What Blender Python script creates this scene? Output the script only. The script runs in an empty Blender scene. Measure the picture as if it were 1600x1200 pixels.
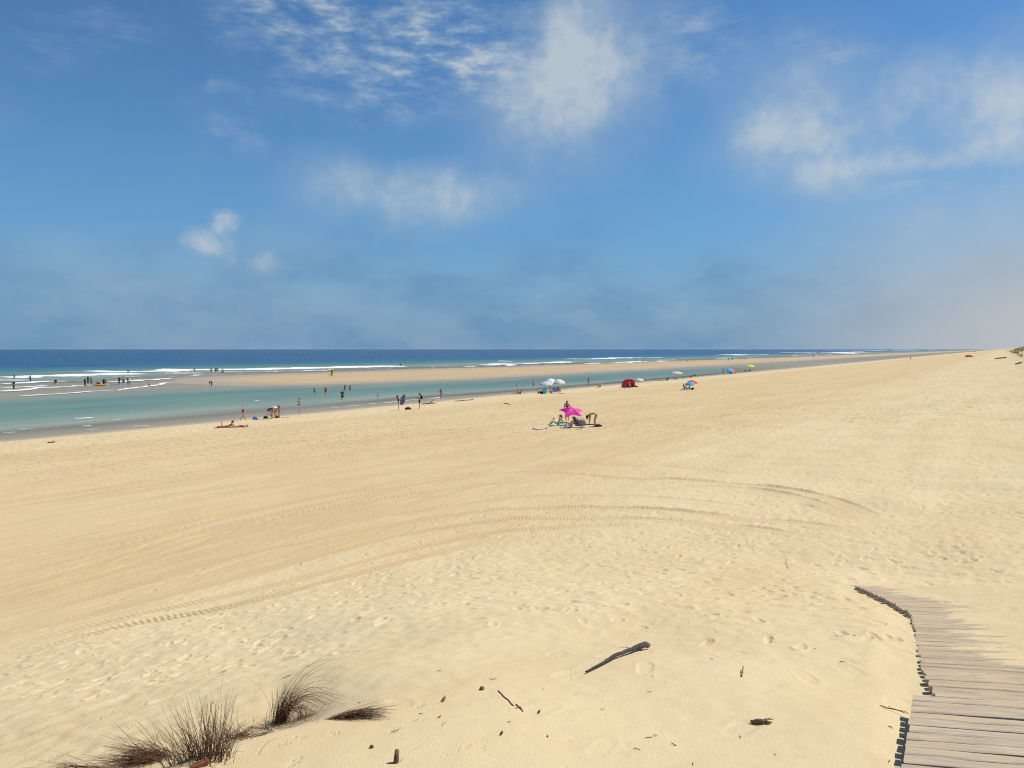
import bpy, bmesh, math, random
import numpy as np
from mathutils import Vector, Matrix, Euler

random.seed(7)
RNG = np.random.default_rng(11)
scene = bpy.context.scene
COL = scene.collection

# ------------------------------------------------------------------ camera
F = 1200.0                       # focal length in pixels of the 1600 x 1200 photograph
CAM = np.array([0.0, 0.0, 7.5])
PITCH = math.atan(55 / F)
cam_data = bpy.data.cameras.new('camera')
cam_data.sensor_fit = 'HORIZONTAL'
cam_data.sensor_width = 36.0
cam_data.lens = 36.0 * F / 1600.0
cam_data.clip_start = 0.1
cam_data.clip_end = 60000
cam = bpy.data.objects.new('camera', cam_data)
cam.location = CAM
cam.rotation_euler = (math.pi / 2 - PITCH, 0, 0)
COL.objects.link(cam)
scene.camera = cam

# ------------------------------------------------------------------ world, sun, exposure
SUN_EL = math.radians(56)
SUN_AZ = math.radians(78)        # clockwise from +Y (the view direction): high on the right, slightly ahead
sun_dir = Vector((math.sin(SUN_AZ) * math.cos(SUN_EL), math.cos(SUN_AZ) * math.cos(SUN_EL), math.sin(SUN_EL)))
sd = bpy.data.lights.new('sun', 'SUN')
sd.energy = 4.8
sd.angle = math.radians(0.5)
sd.color = (1.0, 0.955, 0.89)
sun = bpy.data.objects.new('sun', sd)
sun.rotation_euler = sun_dir.to_track_quat('Z', 'Y').to_euler()
sun.location = (20, -20, 60)
COL.objects.link(sun)

vs = scene.view_settings
vs.view_transform = 'Standard'
vs.look = 'None'
vs.exposure = 0.0
vs.gamma = 1.0
vs.use_curve_mapping = False
scene.cycles.max_bounces = 6
scene.cycles.diffuse_bounces = 2
scene.cycles.glossy_bounces = 2
scene.cycles.transparent_max_bounces = 8
scene.cycles.volume_bounces = 0
scene.cycles.sample_clamp_indirect = 3.0
scene.cycles.sample_clamp_direct = 8.0
scene.cycles.use_denoising = False
scene.cycles.filter_width = 1.15


def pix_ray(u, v):
    a = (u - 800.0) / F
    b = -(v - 600.0) / F
    f = np.array([0, math.cos(PITCH), -math.sin(PITCH)])
    up = np.array([0, math.sin(PITCH), math.cos(PITCH)])
    d = f + a * np.array([1.0, 0, 0]) + b * up
    return d


class NT:
    """small helper round a node tree"""
    def __init__(self, tree):
        self.t = tree
        tree.nodes.clear()

    def n(self, kind, **kw):
        nd = self.t.nodes.new(kind)
        for k, val in kw.items():
            setattr(nd, k, val)
        return nd

    def link(self, a, b):
        self.t.links.new(a, b)

    def put(self, sock, val):
        if hasattr(val, 'is_output'):
            self.t.links.new(val, sock)
        else:
            sock.default_value = val

    def m(self, op, a, b=None, c=None, clamp=False):
        nd = self.n('ShaderNodeMath', operation=op)
        nd.use_clamp = clamp
        self.put(nd.inputs[0], a)
        if b is not None:
            self.put(nd.inputs[1], b)
        if c is not None:
            self.put(nd.inputs[2], c)
        return nd.outputs[0]

    def vm(self, op, a, b=None):
        nd = self.n('ShaderNodeVectorMath', operation=op)
        self.put(nd.inputs[0], a)
        if b is not None:
            self.put(nd.inputs[1], b)
        return nd.outputs['Value'] if op in ('LENGTH', 'DOT_PRODUCT') else nd.outputs[0]

    def rng(self, v, a, b, c=0.0, d=1.0, smooth=True):
        nd = self.n('ShaderNodeMapRange')
        nd.interpolation_type = 'SMOOTHSTEP' if smooth else 'LINEAR'
        self.put(nd.inputs[0], v)
        for i, q in enumerate((a, b, c, d)):
            self.put(nd.inputs[i + 1], q)
        return nd.outputs[0]

    def mix(self, f, a, b, blend='MIX'):
        nd = self.n('ShaderNodeMix', data_type='RGBA', blend_type=blend)
        nd.clamp_factor = True
        self.put(nd.inputs[0], f)
        for s_, val in ((nd.inputs[6], a), (nd.inputs[7], b)):
            if not hasattr(val, 'is_output') and len(val) == 3:
                val = (*val, 1)
            self.put(s_, val)
        return nd.outputs[2]

    def noise(self, vec, scale, detail=4, rough=0.55, dim='3D', color=False, dist=0.0):
        nd = self.n('ShaderNodeTexNoise', noise_dimensions=dim)
        if vec is not None:
            self.link(vec, nd.inputs['Vector'])
        nd.inputs['Scale'].default_value = scale
        nd.inputs['Detail'].default_value = detail
        nd.inputs['Roughness'].default_value = rough
        nd.inputs['Distortion'].default_value = dist
        return nd.outputs['Color'] if color else nd.outputs['Fac']


def build_world():
    w = bpy.data.worlds.new('World')
    scene.world = w
    w.use_nodes = True
    w.cycles.sampling_method = 'MANUAL'
    w.cycles.sample_map_resolution = 256
    k = NT(w.node_tree)
    out = k.n('ShaderNodeOutputWorld')
    bg = k.n('ShaderNodeBackground')
    bg.inputs['Strength'].default_value = 0.085
    k.link(bg.outputs[0], out.inputs[0])
    sky = k.n('ShaderNodeTexSky', sky_type='NISHITA')
    sky.sun_disc = False
    sky.sun_elevation = SUN_EL
    sky.sun_rotation = SUN_AZ
    sky.altitude = 0
    sky.air_density = 1.0
    sky.dust_density = 0.25
    sky.ozone_density = 2.2
    tc = k.n('ShaderNodeTexCoord')
    d = tc.outputs['Generated']
    sep = k.n('ShaderNodeSeparateXYZ')
    k.link(d, sep.inputs[0])
    az = k.m('ARCTAN2', sep.outputs[0], sep.outputs[1])
    el = k.m('ARCSINE', sep.outputs[2])
    P = k.n('ShaderNodeCombineXYZ')
    k.link(az, P.inputs[0])
    k.link(el, P.inputs[1])
    P = P.outputs[0]

    # edges of the clouds are pulled about by two scales of noise
    def warp(amount, scale, detail):
        c = k.noise(d, scale, detail, 0.6, color=True)
        c = k.vm('SUBTRACT', c, (0.5, 0.5, 0.5))
        return k.vm('MULTIPLY', c, (amount, amount, 0))
    Q = k.vm('ADD', P, warp(0.10, 6.0, 3))
    Q = k.vm('ADD', Q, warp(0.06, 20.0, 5))
    QS = k.vm('ADD', P, warp(0.07, 14.0, 4))

    def blob(u, v, ru, rv, wt, hard=0.15, src=None):
        r = pix_ray(u, v)
        a0 = math.atan2(r[0], r[1])
        e0 = math.atan2(r[2], math.hypot(r[0], r[1]))
        s = k.vm('SUBTRACT', src or Q, (a0, e0, 0))
        c = math.cos(a0)
        s = k.vm('DIVIDE', s, (ru / F * c, rv / F * c, 1))
        ln = k.vm('LENGTH', s)
        return k.rng(ln, 1.0, hard, 0.0, wt)

    def total(bl):
        acc = bl[0]
        for b in bl[1:]:
            acc = k.m('ADD', acc, b)
        return acc

    fine = k.noise(d, 15.0, 5, 0.55)
    finer = k.noise(d, 55.0, 3, 0.6)
    tex = k.rng(fine, 0.25, 0.75, 0.68, 1.12, smooth=False)
    tex = k.m('MULTIPLY', tex, k.rng(finer, 0.25, 0.75, 0.86, 1.1, smooth=False))

    # main soft cumulus scraps
    soft = total([
        blob(905, 20, 110, 120, 0.62, 0.1, QS), blob(875, 130, 200, 90, 0.50, 0.0, QS), blob(860, 150, 230, 130, 0.36), blob(870, 215, 200, 110, 0.36),
        blob(965, 110, 110, 75, 0.26),
        blob(1250, 165, 205, 155, 0.60, 0.0, QS), blob(1560, 140, 230, 130, 0.60, 0.0, QS), blob(1470, 242, 260, 34, 0.34, 0.1, QS), blob(1500, 320, 330, 80, 0.34, 0.0, QS), blob(1340, 270, 200, 60, 0.24, 0.0, QS), blob(1190, 240, 170, 90, 0.24), blob(1420, 190, 200, 110, 0.16), blob(1310, 290, 130, 60, 0.25),
        blob(1550, 155, 180, 110, 0.14), blob(1530, 380, 300, 70, 0.2),
        blob(525, 280, 120, 75, 0.44, 0.0, QS), blob(725, 305, 165, 72, 0.50, 0.0, QS), blob(630, 300, 260, 80, 0.2), blob(620, 310, 150, 70, 0.2),
        blob(440, 390, 160, 70, 0.2), blob(150, 425, 330, 75, 0.30, 0.0, QS), blob(400, 470, 380, 60, 0.22, 0.0, QS), blob(950, 470, 400, 50, 0.12, 0.0, QS), blob(1000, 40, 160, 90, 0.25), blob(1420, 120, 90, 60, 0.12),
        blob(1700, 190, 200, 130, 0.4), blob(-150, 150, 200, 80, 0.2), blob(1000, -150, 240, 120, 0.5),
    ])
    soft = k.m('MULTIPLY', soft, tex)
    puff = total([
        blob(322, 385, 44, 40, 0.75, 0.2, QS), blob(348, 352, 30, 22, 0.7, 0.2, QS), blob(405, 415, 36, 26, 0.32, 0.2, QS),
        blob(915, 490, 26, 16, 0.22, 0.2, QS), blob(1068, 484, 34, 18, 0.18, 0.2, QS), blob(770, 492, 40, 16, 0.18, 0.2, QS),
        blob(1155, 492, 30, 16, 0.10, 0.2, QS),
    ])
    puff = k.m('MULTIPLY', puff, k.rng(fine, 0.3, 0.7, 0.8, 1.1, smooth=False))
    # broken altocumulus high up, running on above the frame
    lace = total([
        blob(420, 15, 150, 60, 0.6), blob(580, 55, 260, 130, 1.2), blob(760, 70, 180, 110, 0.6),
        blob(1090, 70, 130, 90, 0.55), blob(200, 40, 130, 40, 0.35), blob(370, 212, 90, 40, 0.6), blob(350, 150, 90, 22, 0.4),
        blob(1290, 88, 120, 28, 0.4), blob(1450, 290, 80, 25, 0.5), blob(600, 150, 180, 50, 0.35),
        blob(500, -150, 420, 140, 0.8), blob(80, 60, 120, 70, 0.25),
    ])
    st = k.vm('MULTIPLY', d, (0.8, 0.8, 2.4))
    crumbs = k.rng(k.noise(st, 26.0, 6, 0.62), 0.33, 0.74, 0.0, 0.74)
    lace = k.m('MULTIPLY', lace, crumbs)
    # thin scattered cloud over the rest of the sky, so that it goes on outside the frame
    big = k.rng(k.noise(d, 2.3, 4, 0.5), 0.50, 0.72, 0.0, 0.35)
    wide = k.m('MULTIPLY', big, k.rng(fine, 0.40, 0.75, 0.0, 1.0))
    wide = k.m('MULTIPLY', wide, k.rng(el, 0.06, 0.35, 0.0, 1.0))
    dens = k.m('ADD', k.m('ADD', soft, puff), k.m('ADD', lace, k.m('MULTIPLY', wide, 0.45)))
    dens = k.m('MULTIPLY', k.m('MINIMUM', dens, 0.95), 0.88)

    # low bank of grey-blue marine cloud and haze along the horizon
    bank_n = k.noise(k.vm('MULTIPLY', d, (1.0, 1.0, 2.2)), 7.0, 6, 0.55)
    edge = k.m('ADD', el, k.m('MULTIPLY', k.m('SUBTRACT', bank_n, 0.5), 0.22))
    bank = k.rng(edge, 0.175, 0.015, 0.0, 0.80)
    low = k.rng(el, 0.36, 0.0, 0.0, 0.55)

    base = k.mix(1.0, sky.outputs[0], (0.62, 1.00, 1.27), 'MULTIPLY')
    haze_c = (1.6, 3.55, 6.2)
    bank_c = k.mix(k.rng(bank_n, 0.35, 0.66), (1.5, 3.2, 5.4), (2.55, 4.0, 6.0))
    c = k.mix(low, base, haze_c)
    c = k.mix(bank, c, bank_c)
    # the shore haze to the right is warmer and paler, as spray over the beach
    spray = k.m('MULTIPLY', k.rng(az, 0.22, 0.66), k.rng(el, 0.24, 0.0))
    spray = k.m('MULTIPLY', spray, k.rng(az, 1.5, 0.7))
    c = k.mix(k.m('MULTIPLY', spray, 0.92), c, (6.3, 6.4, 6.4))
    cl = k.mix(k.rng(k.m('MULTIPLY', dens, tex), 0.15, 0.75), (4.2, 5.6, 6.9), (6.3, 7.1, 7.5))
    c = k.mix(dens, c, cl)
    k.link(c, bg.inputs['Color'])


build_world()

# ------------------------------------------------------------------ noise in numpy
def _hash(ix, iy, seed):
    h = (ix.astype(np.int64) * 374761393 + iy.astype(np.int64) * 668265263 + seed * 1442695041) & 0xFFFFFFFF
    h = ((h ^ (h >> 13)) * 1274126177) & 0xFFFFFFFF
    return ((h ^ (h >> 16)) & 0xFFFFFF) / float(0xFFFFFF)


def vnoise(x, y, seed=0):
    ix = np.floor(x); iy = np.floor(y)
    fx = x - ix; fy = y - iy
    fx = fx * fx * (3 - 2 * fx); fy = fy * fy * (3 - 2 * fy)
    a = _hash(ix, iy, seed); b = _hash(ix + 1, iy, seed)
    c = _hash(ix, iy + 1, seed); d = _hash(ix + 1, iy + 1, seed)
    return (a * (1 - fx) + b * fx) * (1 - fy) + (c * (1 - fx) + d * fx) * fy


def fbm(x, y, octv=4, seed=0):
    t = 0; a = 0.5; n = 0
    for i in range(octv):
        t = t + a * vnoise(x, y, seed + i * 17); n += a
        x = x * 2.03 + 5.1; y = y * 2.03 + 9.7; a *= 0.5
    return t / n


def sstep(x, a, b):
    q = np.clip((x - a) / (b - a), 0, 1)
    return q * q * (3 - 2 * q)


# ------------------------------------------------------------------ terrain
TH = math.radians(32.6)
CA, SA = math.cos(TH), math.sin(TH)


def st_of(x, y):
    return x * SA + y * CA, -x * CA + y * SA


def xy_of(s, t):
    return s * SA - t * CA, s * CA + t * SA


_T = [-400, -120, -60, -25, -16, -10, -6.5, -3, 0, 10, 20, 33, 50, 60, 66, 69, 73]
_Z = [9.8, 9.8, 9.8, 9.6, 9.0, 7.6, 5.3, 4.35, 4.0, 3.0, 2.2, 1.5, 1.05, 0.62, 0.25, 0.0, -0.25]
_lt = np.arange(-400, 73.01, 0.25)
_lz = np.interp(_lt, _T, _Z)
_ker = np.exp(-(np.arange(-12, 12.1, 0.25) / 3.0) ** 2); _ker /= _ker.sum()
_pad = len(_ker) // 2
_lzs = np.convolve(np.pad(_lz, _pad, mode='edge'), _ker, 'valid')
_lzs = np.where(_lt > 62, _lz, _lzs)

# the roll-out boardwalk: left edge of the lower, half buried run
EDGE = np.array([(2.55, 4.35), (3.07, 5.45), (3.52, 6.5), (3.97, 7.4), (4.24, 7.95), (4.57, 8.67), (4.74, 9.73), (4.86, 10.7)])
AXIS = np.array([0.958, -0.287])


def terrain(x, y):
    x = np.asarray(x, float); y = np.asarray(y, float)
    s, t = st_of(x, y)
    z = np.interp(t, _lt, _lzs)
    # dune crest under the camera with a scarp on its seaward side
    d = np.hypot(0.55 * x, y)
    zn = 5.8 - 0.15 * d
    w = 0.75 + 9.0 * sstep(s, 3.3, 9.0)
    tc = 3.70 + 0.12 * np.sin(s * 2.6 + 1.0) - 2.6 * sstep(s, 4.2, 8.5)
    m1 = 1 - sstep(t, tc, tc + w)
    m = (m1 + (1 - m1) * 0.80 * (1 - sstep(t, 3.0, 16.0))) * (1 - sstep(d, 9.5, 19.0))
    z = z + np.maximum(zn - z, 0) * m
    # far dunes: uneven crest
    z = z + sstep(-t, 4, 16) * (fbm(s / 38, t / 14, 4, 5) - 0.5) * 3.2 * sstep(s, 40, 160)
    # beyond the waterline: lagoon, bar, shelf
    e1 = np.interp(s, [-60, 20, 60, 88, 98, 108, 125, 150, 200, 400, 4000], [133, 134, 138, 138, 133, 123, 117, 112, 110, 108, 100])
    e1 = e1 + (fbm(s / 22, t * 0, 3, 3) - 0.5) * 5
    g = 1 - 0.93 * sstep(s, 210, 330)
    uu = np.clip((t - 69) / (e1 - 69), 0, 1)
    lag = -(1.25 * g) * np.sin(np.pi * uu ** 0.95) ** 1.7
    hb = -0.10 + 0.40 * sstep(s, 92, 122)
    wb = np.interp(s, [-50, 90, 98, 120, 150, 200, 300, 600, 4000], [46, 40, 30, 44, 56, 56, 48, 42, 40])
    wb = wb + (fbm(s / 30, t * 0 + 7, 3, 8) - 0.5) * 8
    q = t - e1
    up = sstep(q, 0, 9)
    dn = np.maximum(q - (wb - 7), 0)
    bar = hb * up * (1 + 0.25 * (fbm(s / 25, t / 6, 3, 21) - 0.5)) - np.where(dn < 60, dn * 0.0135, 0.81 + (dn - 60) * 0.025)
    bar = np.maximum(bar, -6)
    off = np.where(q > 0, bar, lag)
    z = np.where(t > 69, np.where(off < 0, off, off), z)
    return z


def hit(u, v, z0=None):
    """world point where the line of sight through a pixel of the photograph meets the ground (or the height z0)"""
    d = pix_ray(u, v)
    if z0 is not None:
        k_ = (z0 - CAM[2]) / d[2]
        return CAM + d * k_
    ks = np.concatenate([np.linspace(2, 30, 1500), np.geomspace(30, 6000, 6000)])
    pts = CAM[None] + d[None] * ks[:, None]
    df = pts[:, 2] - terrain(pts[:, 0], pts[:, 1])
    i = int(np.argmax(df < 0)) if (df < 0).any() else len(ks) - 1
    f = df[i - 1] / (df[i - 1] - df[i]) if i and df[i] < 0 else 0
    return pts[i - 1] + (pts[i] - pts[i - 1]) * f


# ---- fine relief of the near beach: a raster of heights
RES = 0.025
X0, X1, Y0, Y1 = -38.0, 38.0, 2.0, 64.0
NX, NY = int((X1 - X0) / RES), int((Y1 - Y0) / RES)


def spectral(seed, fn):
    r = np.random.default_rng(seed).standard_normal((NY, NX)).astype(np.float32)
    f = np.fft.rfft2(r)
    ky = np.fft.fftfreq(NY, RES)[:, None].astype(np.float32)
    kx = np.fft.rfftfreq(NX, RES)[None].astype(np.float32)
    f *= fn(kx, ky)
    o = np.fft.irfft2(f, s=(NY, NX)).astype(np.float32)
    return o / o.std()


def band(kx, ky, lo, hi, p=1.2, stretch=1.0):
    ks_ = kx * SA + ky * CA            # along the shore
    kt_ = -kx * CA + ky * SA
    k_ = np.sqrt((ks_ * stretch) ** 2 + kt_ ** 2) + 1e-6
    return (k_ ** -p) * np.exp(-(lo / k_) ** 2) * np.exp(-(k_ / hi) ** 2)


GX = (X0 + (np.arange(NX) + 0.5) * RES).astype(np.float32)
GY = (Y0 + (np.arange(NY) + 0.5) * RES).astype(np.float32)
gs = GX[None] * SA + GY[:, None] * CA
gt = -GX[None] * CA + GY[:, None] * SA
gd = np.hypot(GX[None], GY[:, None])


def wobble(a, b, seed):
    return np.sin(gs / a + seed) * np.sin(gt / b + seed * 2.1)


# how far feet have churned the sand: dense near the dune, sparse on the graded beach
churn = 1 - sstep(gt + 2.5 * wobble(5.0, 3.0, 1.0), 9.5 + 8 * sstep(gs, 30, 60), 14.5 + 14 * sstep(gs, 30, 60))
lee = 1 - sstep(gd + 1.2 * wobble(2.5, 1.7, 2.0) + 0.9 * (gt > 3.5), 7.2, 10.5)       # clean wind-blown sand by the camera
lee = lee * (1 - sstep(gt, 3.0, 6.5))
churn_d = churn * (1 - 0.93 * lee)
HF = spectral(1, lambda a, b: band(a, b, 1.2, 6.0, 1.0)) * (0.0016 + 0.0034 * churn_d)
HF += spectral(2, lambda a, b: band(a, b, 0.12, 0.8, 1.4)) * (0.012 + 0.010 * churn)
HF += spectral(3, lambda a, b: band(a, b, 1.0, 7.0, 0.9, 9.0)) * (0.006 * (1 - churn))


def stamp(x, y, ang, ln, wd, dep, rim, skew):
    n = int(0.42 / RES)
    i0 = int((x - X0) / RES); j0 = int((y - Y0) / RES)
    if i0 < n or j0 < n or i0 >= NX - n or j0 >= NY - n:
        return
    q = np.arange(-n, n + 1) * RES
    xx = q[None] - 0; yy = q[:, None]
    c, s_ = math.cos(ang), math.sin(ang)
    a = (xx * c + yy * s_) / ln
    b = (-xx * s_ + yy * c) / wd
    waist = 1 - 0.22 * np.cos(a * 2.2 + skew)
    r = np.sqrt(a * a + (b / waist) ** 2)
    h = -dep * (1 - sstep(r, 0.78, 1.04)) * (0.75 + 0.35 * a * skew) + rim * np.exp(-((r - 1.20) / 0.17) ** 2) * (1 + 0.7 * a * np.sign(skew))
    HF[j0 - n:j0 + n + 1, i0 - n:i0 + n + 1] += h.astype(np.float32)


def footprints():
    R = random.Random(5)
    n = 0
    while n < 9500:
        s = 4 + 62 * R.random() ** 1.25; t = R.uniform(-9, 27)
        x, y = xy_of(s, t)
        i = int((x - X0) / RES); j = int((y - Y0) / RES)
        if not (0 <= i < NX and 0 <= j < NY) or abs(x) > 0.78 * y + 2:
            n += 0.3
            continue
        p = float(churn_d[j, i]) * 0.85 * (0.35 + 0.65 * (math.sin(x * 1.1 + 2 * math.sin(y * .7)) * math.sin(y * .9 + x * .3) > -.35)) * (0 if 3.0 < t < 6.2 and s < 7.5 else 1)
        if R.random() > max(p, 0.05):
            n += 0.12
            continue
        ang = TH + math.pi / 2 - 2 * TH + R.gauss(0, 0.8)
        soft = R.random()
        if p < 0.25 and float(lee[j, i]) > 0.5:      # old, blown-over prints
            stamp(x, y, ang, R.uniform(.12, .2), R.uniform(.07, .12), R.uniform(.005, .013), 0.002, R.uniform(-.6, .6))
        elif soft < 0.55:
            stamp(x, y, ang, R.uniform(.10, .15), R.uniform(.040, .065), R.uniform(.010, .028), R.uniform(.003, .008), R.uniform(-1, 1))
        else:
            stamp(x, y, ang, R.uniform(.09, .16), R.uniform(.05, .09), R.uniform(.005, .014), R.uniform(.002, .005), R.uniform(-1, 1))
        n += 1
    # single trails over the graded sand
    for (a, b) in [((0, 1075), (640, 850)), ((60, 985), (620, 790)), ((0, 742), (560, 672)), ((120, 760), (800, 690)), ((420, 1000), (900, 690)),
                   ((560, 790), (1010, 720)), ((700, 900), (1080, 660)), ((0, 880), (330, 800)), ((150, 1080), (700, 1000)), ((300, 930), (760, 800)), ((240, 700), (900, 700))]:
        A, B = hit(*a)[:2], hit(*b)[:2]
        L = np.linalg.norm(B - A)
        dr = (B - A) / L
        nn = np.array([-dr[1], dr[0]])
        m = int(L / 0.62)
        for i in range(m):
            p = A + dr * (i + R.uniform(-.15, .15)) * 0.62 + nn * ((0.12 if i % 2 else -0.12) + 0.5 * math.sin(i * 0.13))
            stamp(p[0], p[1], math.atan2(dr[1], dr[0]) + R.gauss(0, .12), R.uniform(.13, .16), R.uniform(.05, .07), R.uniform(.016, .03), .008, R.uniform(-.8, .8))


footprints()


def tracks():
    R = random.Random(3)
    L = [
        ([(-60, 797), (0, 787), (150, 764), (300, 738), (450, 719), (600, 702), (800, 684)], .34, 1.0),
        ([(-60, 806), (0, 796), (150, 772), (300, 750), (600, 722), (800, 706)], .34, 0.8),
        ([(-60, 818), (0, 806), (375, 759), (600, 727), (820, 705)], .30, 0.6),
        ([(-60, 880), (0, 867), (190, 834), (337, 807), (600, 762), (860, 735)], .42, 0.7),
        ([(-60, 945), (0, 924), (131, 886), (225, 856), (375, 815), (600, 766), (700, 749), (819, 737), (975, 746), (1100, 752), (1230, 766), (1330, 792), (1400, 840)], .46, 1.3),
        ([(-60, 957), (0, 940), (169, 895), (262, 864), (450, 805), (600, 779), (740, 760), (900, 748)], .44, 1.2),
        ([(-60, 988), (0, 969), (187, 920), (375, 867), (600, 822), (756, 798), (881, 793), (1000, 796), (1100, 804), (1225, 816), (1320, 829), (1420, 850)], .46, 1.1),
        ([(-60, 1008), (0, 991), (225, 939), (375, 901), (600, 842), (760, 815), (881, 808), (1100, 818), (1240, 838), (1350, 858)], .46, 1.0),
        ([(-60, 1050), (0, 1030), (187, 980), (375, 942), (600, 884), (740, 850), (860, 835)], .50, 1.2),
        ([(940, 770), (1100, 760), (1220, 772), (1331, 806), (1400, 850)], .42, 0.7),
        ([(-40, 732), (300, 703), (600, 680), (900, 668)], .3, 0.6),
        ([(-40, 716), (300, 690), (640, 664)], .3, 0.6),
        ([(-60, 842), (0, 831), (300, 777), (600, 740), (860, 716)], .36, 0.7),
        ([(-60, 905), (0, 890), (260, 830), (520, 775), (760, 742)], .36, 0.6),
        ([(-60, 768), (0, 760), (400, 713), (800, 676)], .3, 0.6),
        ([(-60, 1030), (0, 1012), (225, 958), (420, 915), (640, 858), (800, 828), (960, 822), (1100, 832)], .44, 0.9),
        ([(-60, 915), (0, 903), (200, 850), (420, 792), (640, 752), (880, 726), (1060, 730), (1220, 748)], .4, 0.7),
        ([(420, 842), (640, 800), (820, 776), (960, 774), (1100, 784), (1230, 800)], .4, 0.7),
        ([(-60, 752), (0, 745), (420, 700), (760, 672)], .3, 0.5),
    ]
    for pts, wd, amp in L:
        P = np.array([hit(*p)[:2] for p in pts])
        # smooth the polyline (Catmull-Rom)
        out = []
        for i in range(len(P) - 1):
            p0 = P[max(i - 1, 0)]; p1 = P[i]; p2 = P[i + 1]; p3 = P[min(i + 2, len(P) - 1)]
            for q in np.linspace(0, 1, 30, endpoint=False):
                out.append(0.5 * ((2 * p1) + (-p0 + p2) * q + (2 * p0 - 5 * p1 + 4 * p2 - p3) * q * q + (-p0 + 3 * p1 - 3 * p2 + p3) * q ** 3))
        out.append(P[-1]); out = np.array(out)
        seg = np.r_[0, np.cumsum(np.linalg.norm(np.diff(out, axis=0), axis=1))]
        a = np.arange(0, seg[-1], 0.014)
        cx = np.interp(a, seg, out[:, 0]); cy = np.interp(a, seg, out[:, 1])
        tx = np.gradient(cx); ty = np.gradient(cy); ln = np.hypot(tx, ty); tx /= ln; ty /= ln
        hw = wd * 0.5
        b = np.arange(-hw * 1.7, hw * 1.7, 0.014)
        X = cx[:, None] - ty[:, None] * b[None]; Y = cy[:, None] + tx[:, None] * b[None]
        rb = np.abs(b)[None] / hw
        ends = (sstep(a, 0, 3.0) * (1 - sstep(a, seg[-1] - 4.0, seg[-1])))[:, None]
        fade = (0.55 + 0.45 * np.sin(a * 0.35 + R.random() * 6) * np.sin(a * 0.11 + R.random() * 6))[:, None]
        inside = 1 - sstep(rb, 0.82, 1.0)
        pit = -0.013 * inside + 0.011 * np.exp(-((rb - 1.15) / 0.16) ** 2)
        lug = np.tanh(2.0 * np.sin(2 * np.pi * (a[:, None] / 0.10 + 0.55 * np.sign(b)[None] * rb + 0.25 * np.sign(b)[None]))) * 0.016 * inside
        h = (pit * (0.6 + 0.4 * fade) + lug * fade) * amp * ends
        i = ((X - X0) / RES).astype(int); j = ((Y - Y0) / RES).astype(int)
        ok = (i >= 0) & (i < NX) & (j >= 0) & (j < NY)
        buf = np.zeros((NY, NX), np.float32); msk = np.zeros((NY, NX), np.float32)
        buf[j[ok], i[ok]] = h[ok]
        msk[j[ok], i[ok]] = np.broadcast_to(inside, h.shape)[ok] * 0.85 * np.broadcast_to(ends, h.shape)[ok]
        HF[:] = HF * (1 - msk) + buf
        # the tyres turn up darker, damper sand from below
        churned = np.clip(inside * (0.35 + 0.35 * (lug > 0)) * (0.55 + 0.45 * fade) + 0.30 * np.exp(-((rb - 1.12) / 0.2) ** 2), 0, 1) * min(1.0, amp) * ends
        buf[:] = 0
        buf[j[ok], i[ok]] = np.broadcast_to(churned, h.shape)[ok]
        np.maximum(TONE, buf, out=TONE)


TONE = np.zeros((NY, NX), np.float32)
tracks()


def relief(x, y, HF=None):
    HF = globals()['HF'] if HF is None else HF
    x = np.asarray(x, float); y = np.asarray(y, float)
    fi = (x - X0) / RES - 0.5; fj = (y - Y0) / RES - 0.5
    i = np.clip(np.floor(fi).astype(int), 0, NX - 2); j = np.clip(np.floor(fj).astype(int), 0, NY - 2)
    a = np.clip(fi - i, 0, 1); b = np.clip(fj - j, 0, 1)
    h = (HF[j, i] * (1 - a) + HF[j, i + 1] * a) * (1 - b) + (HF[j + 1, i] * (1 - a) + HF[j + 1, i + 1] * a) * b
    edge = np.minimum.reduce([x - X0, X1 - x, y - Y0, Y1 - y])
    return h * np.clip(edge / 3.0, 0, 1)


def deck_frame(x, y):
    """distance along the boardwalk from its near end and across it from the left edge"""
    x = np.asarray(x, float); y = np.asarray(y, float)
    # along each plank: p = L(a) + AXIS * c ; solve for y on the edge curve by iteration
    c = np.zeros_like(x)
    for _ in range(12):
        yy = y - AXIS[1] * c
        xe = np.interp(yy, EDGE[:, 1], EDGE[:, 0])
        c = (x - xe) / AXIS[0]
    return y - AXIS[1] * c, c


def plank_z(ye, c):
    """height of the top of the lower boardwalk at edge station ye, c metres in from the left edge"""
    xe = np.interp(ye, EDGE[:, 1], EDGE[:, 0])
    zl = terrain(xe, ye)
    return zl + 0.035 + 0.055 * c


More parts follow.
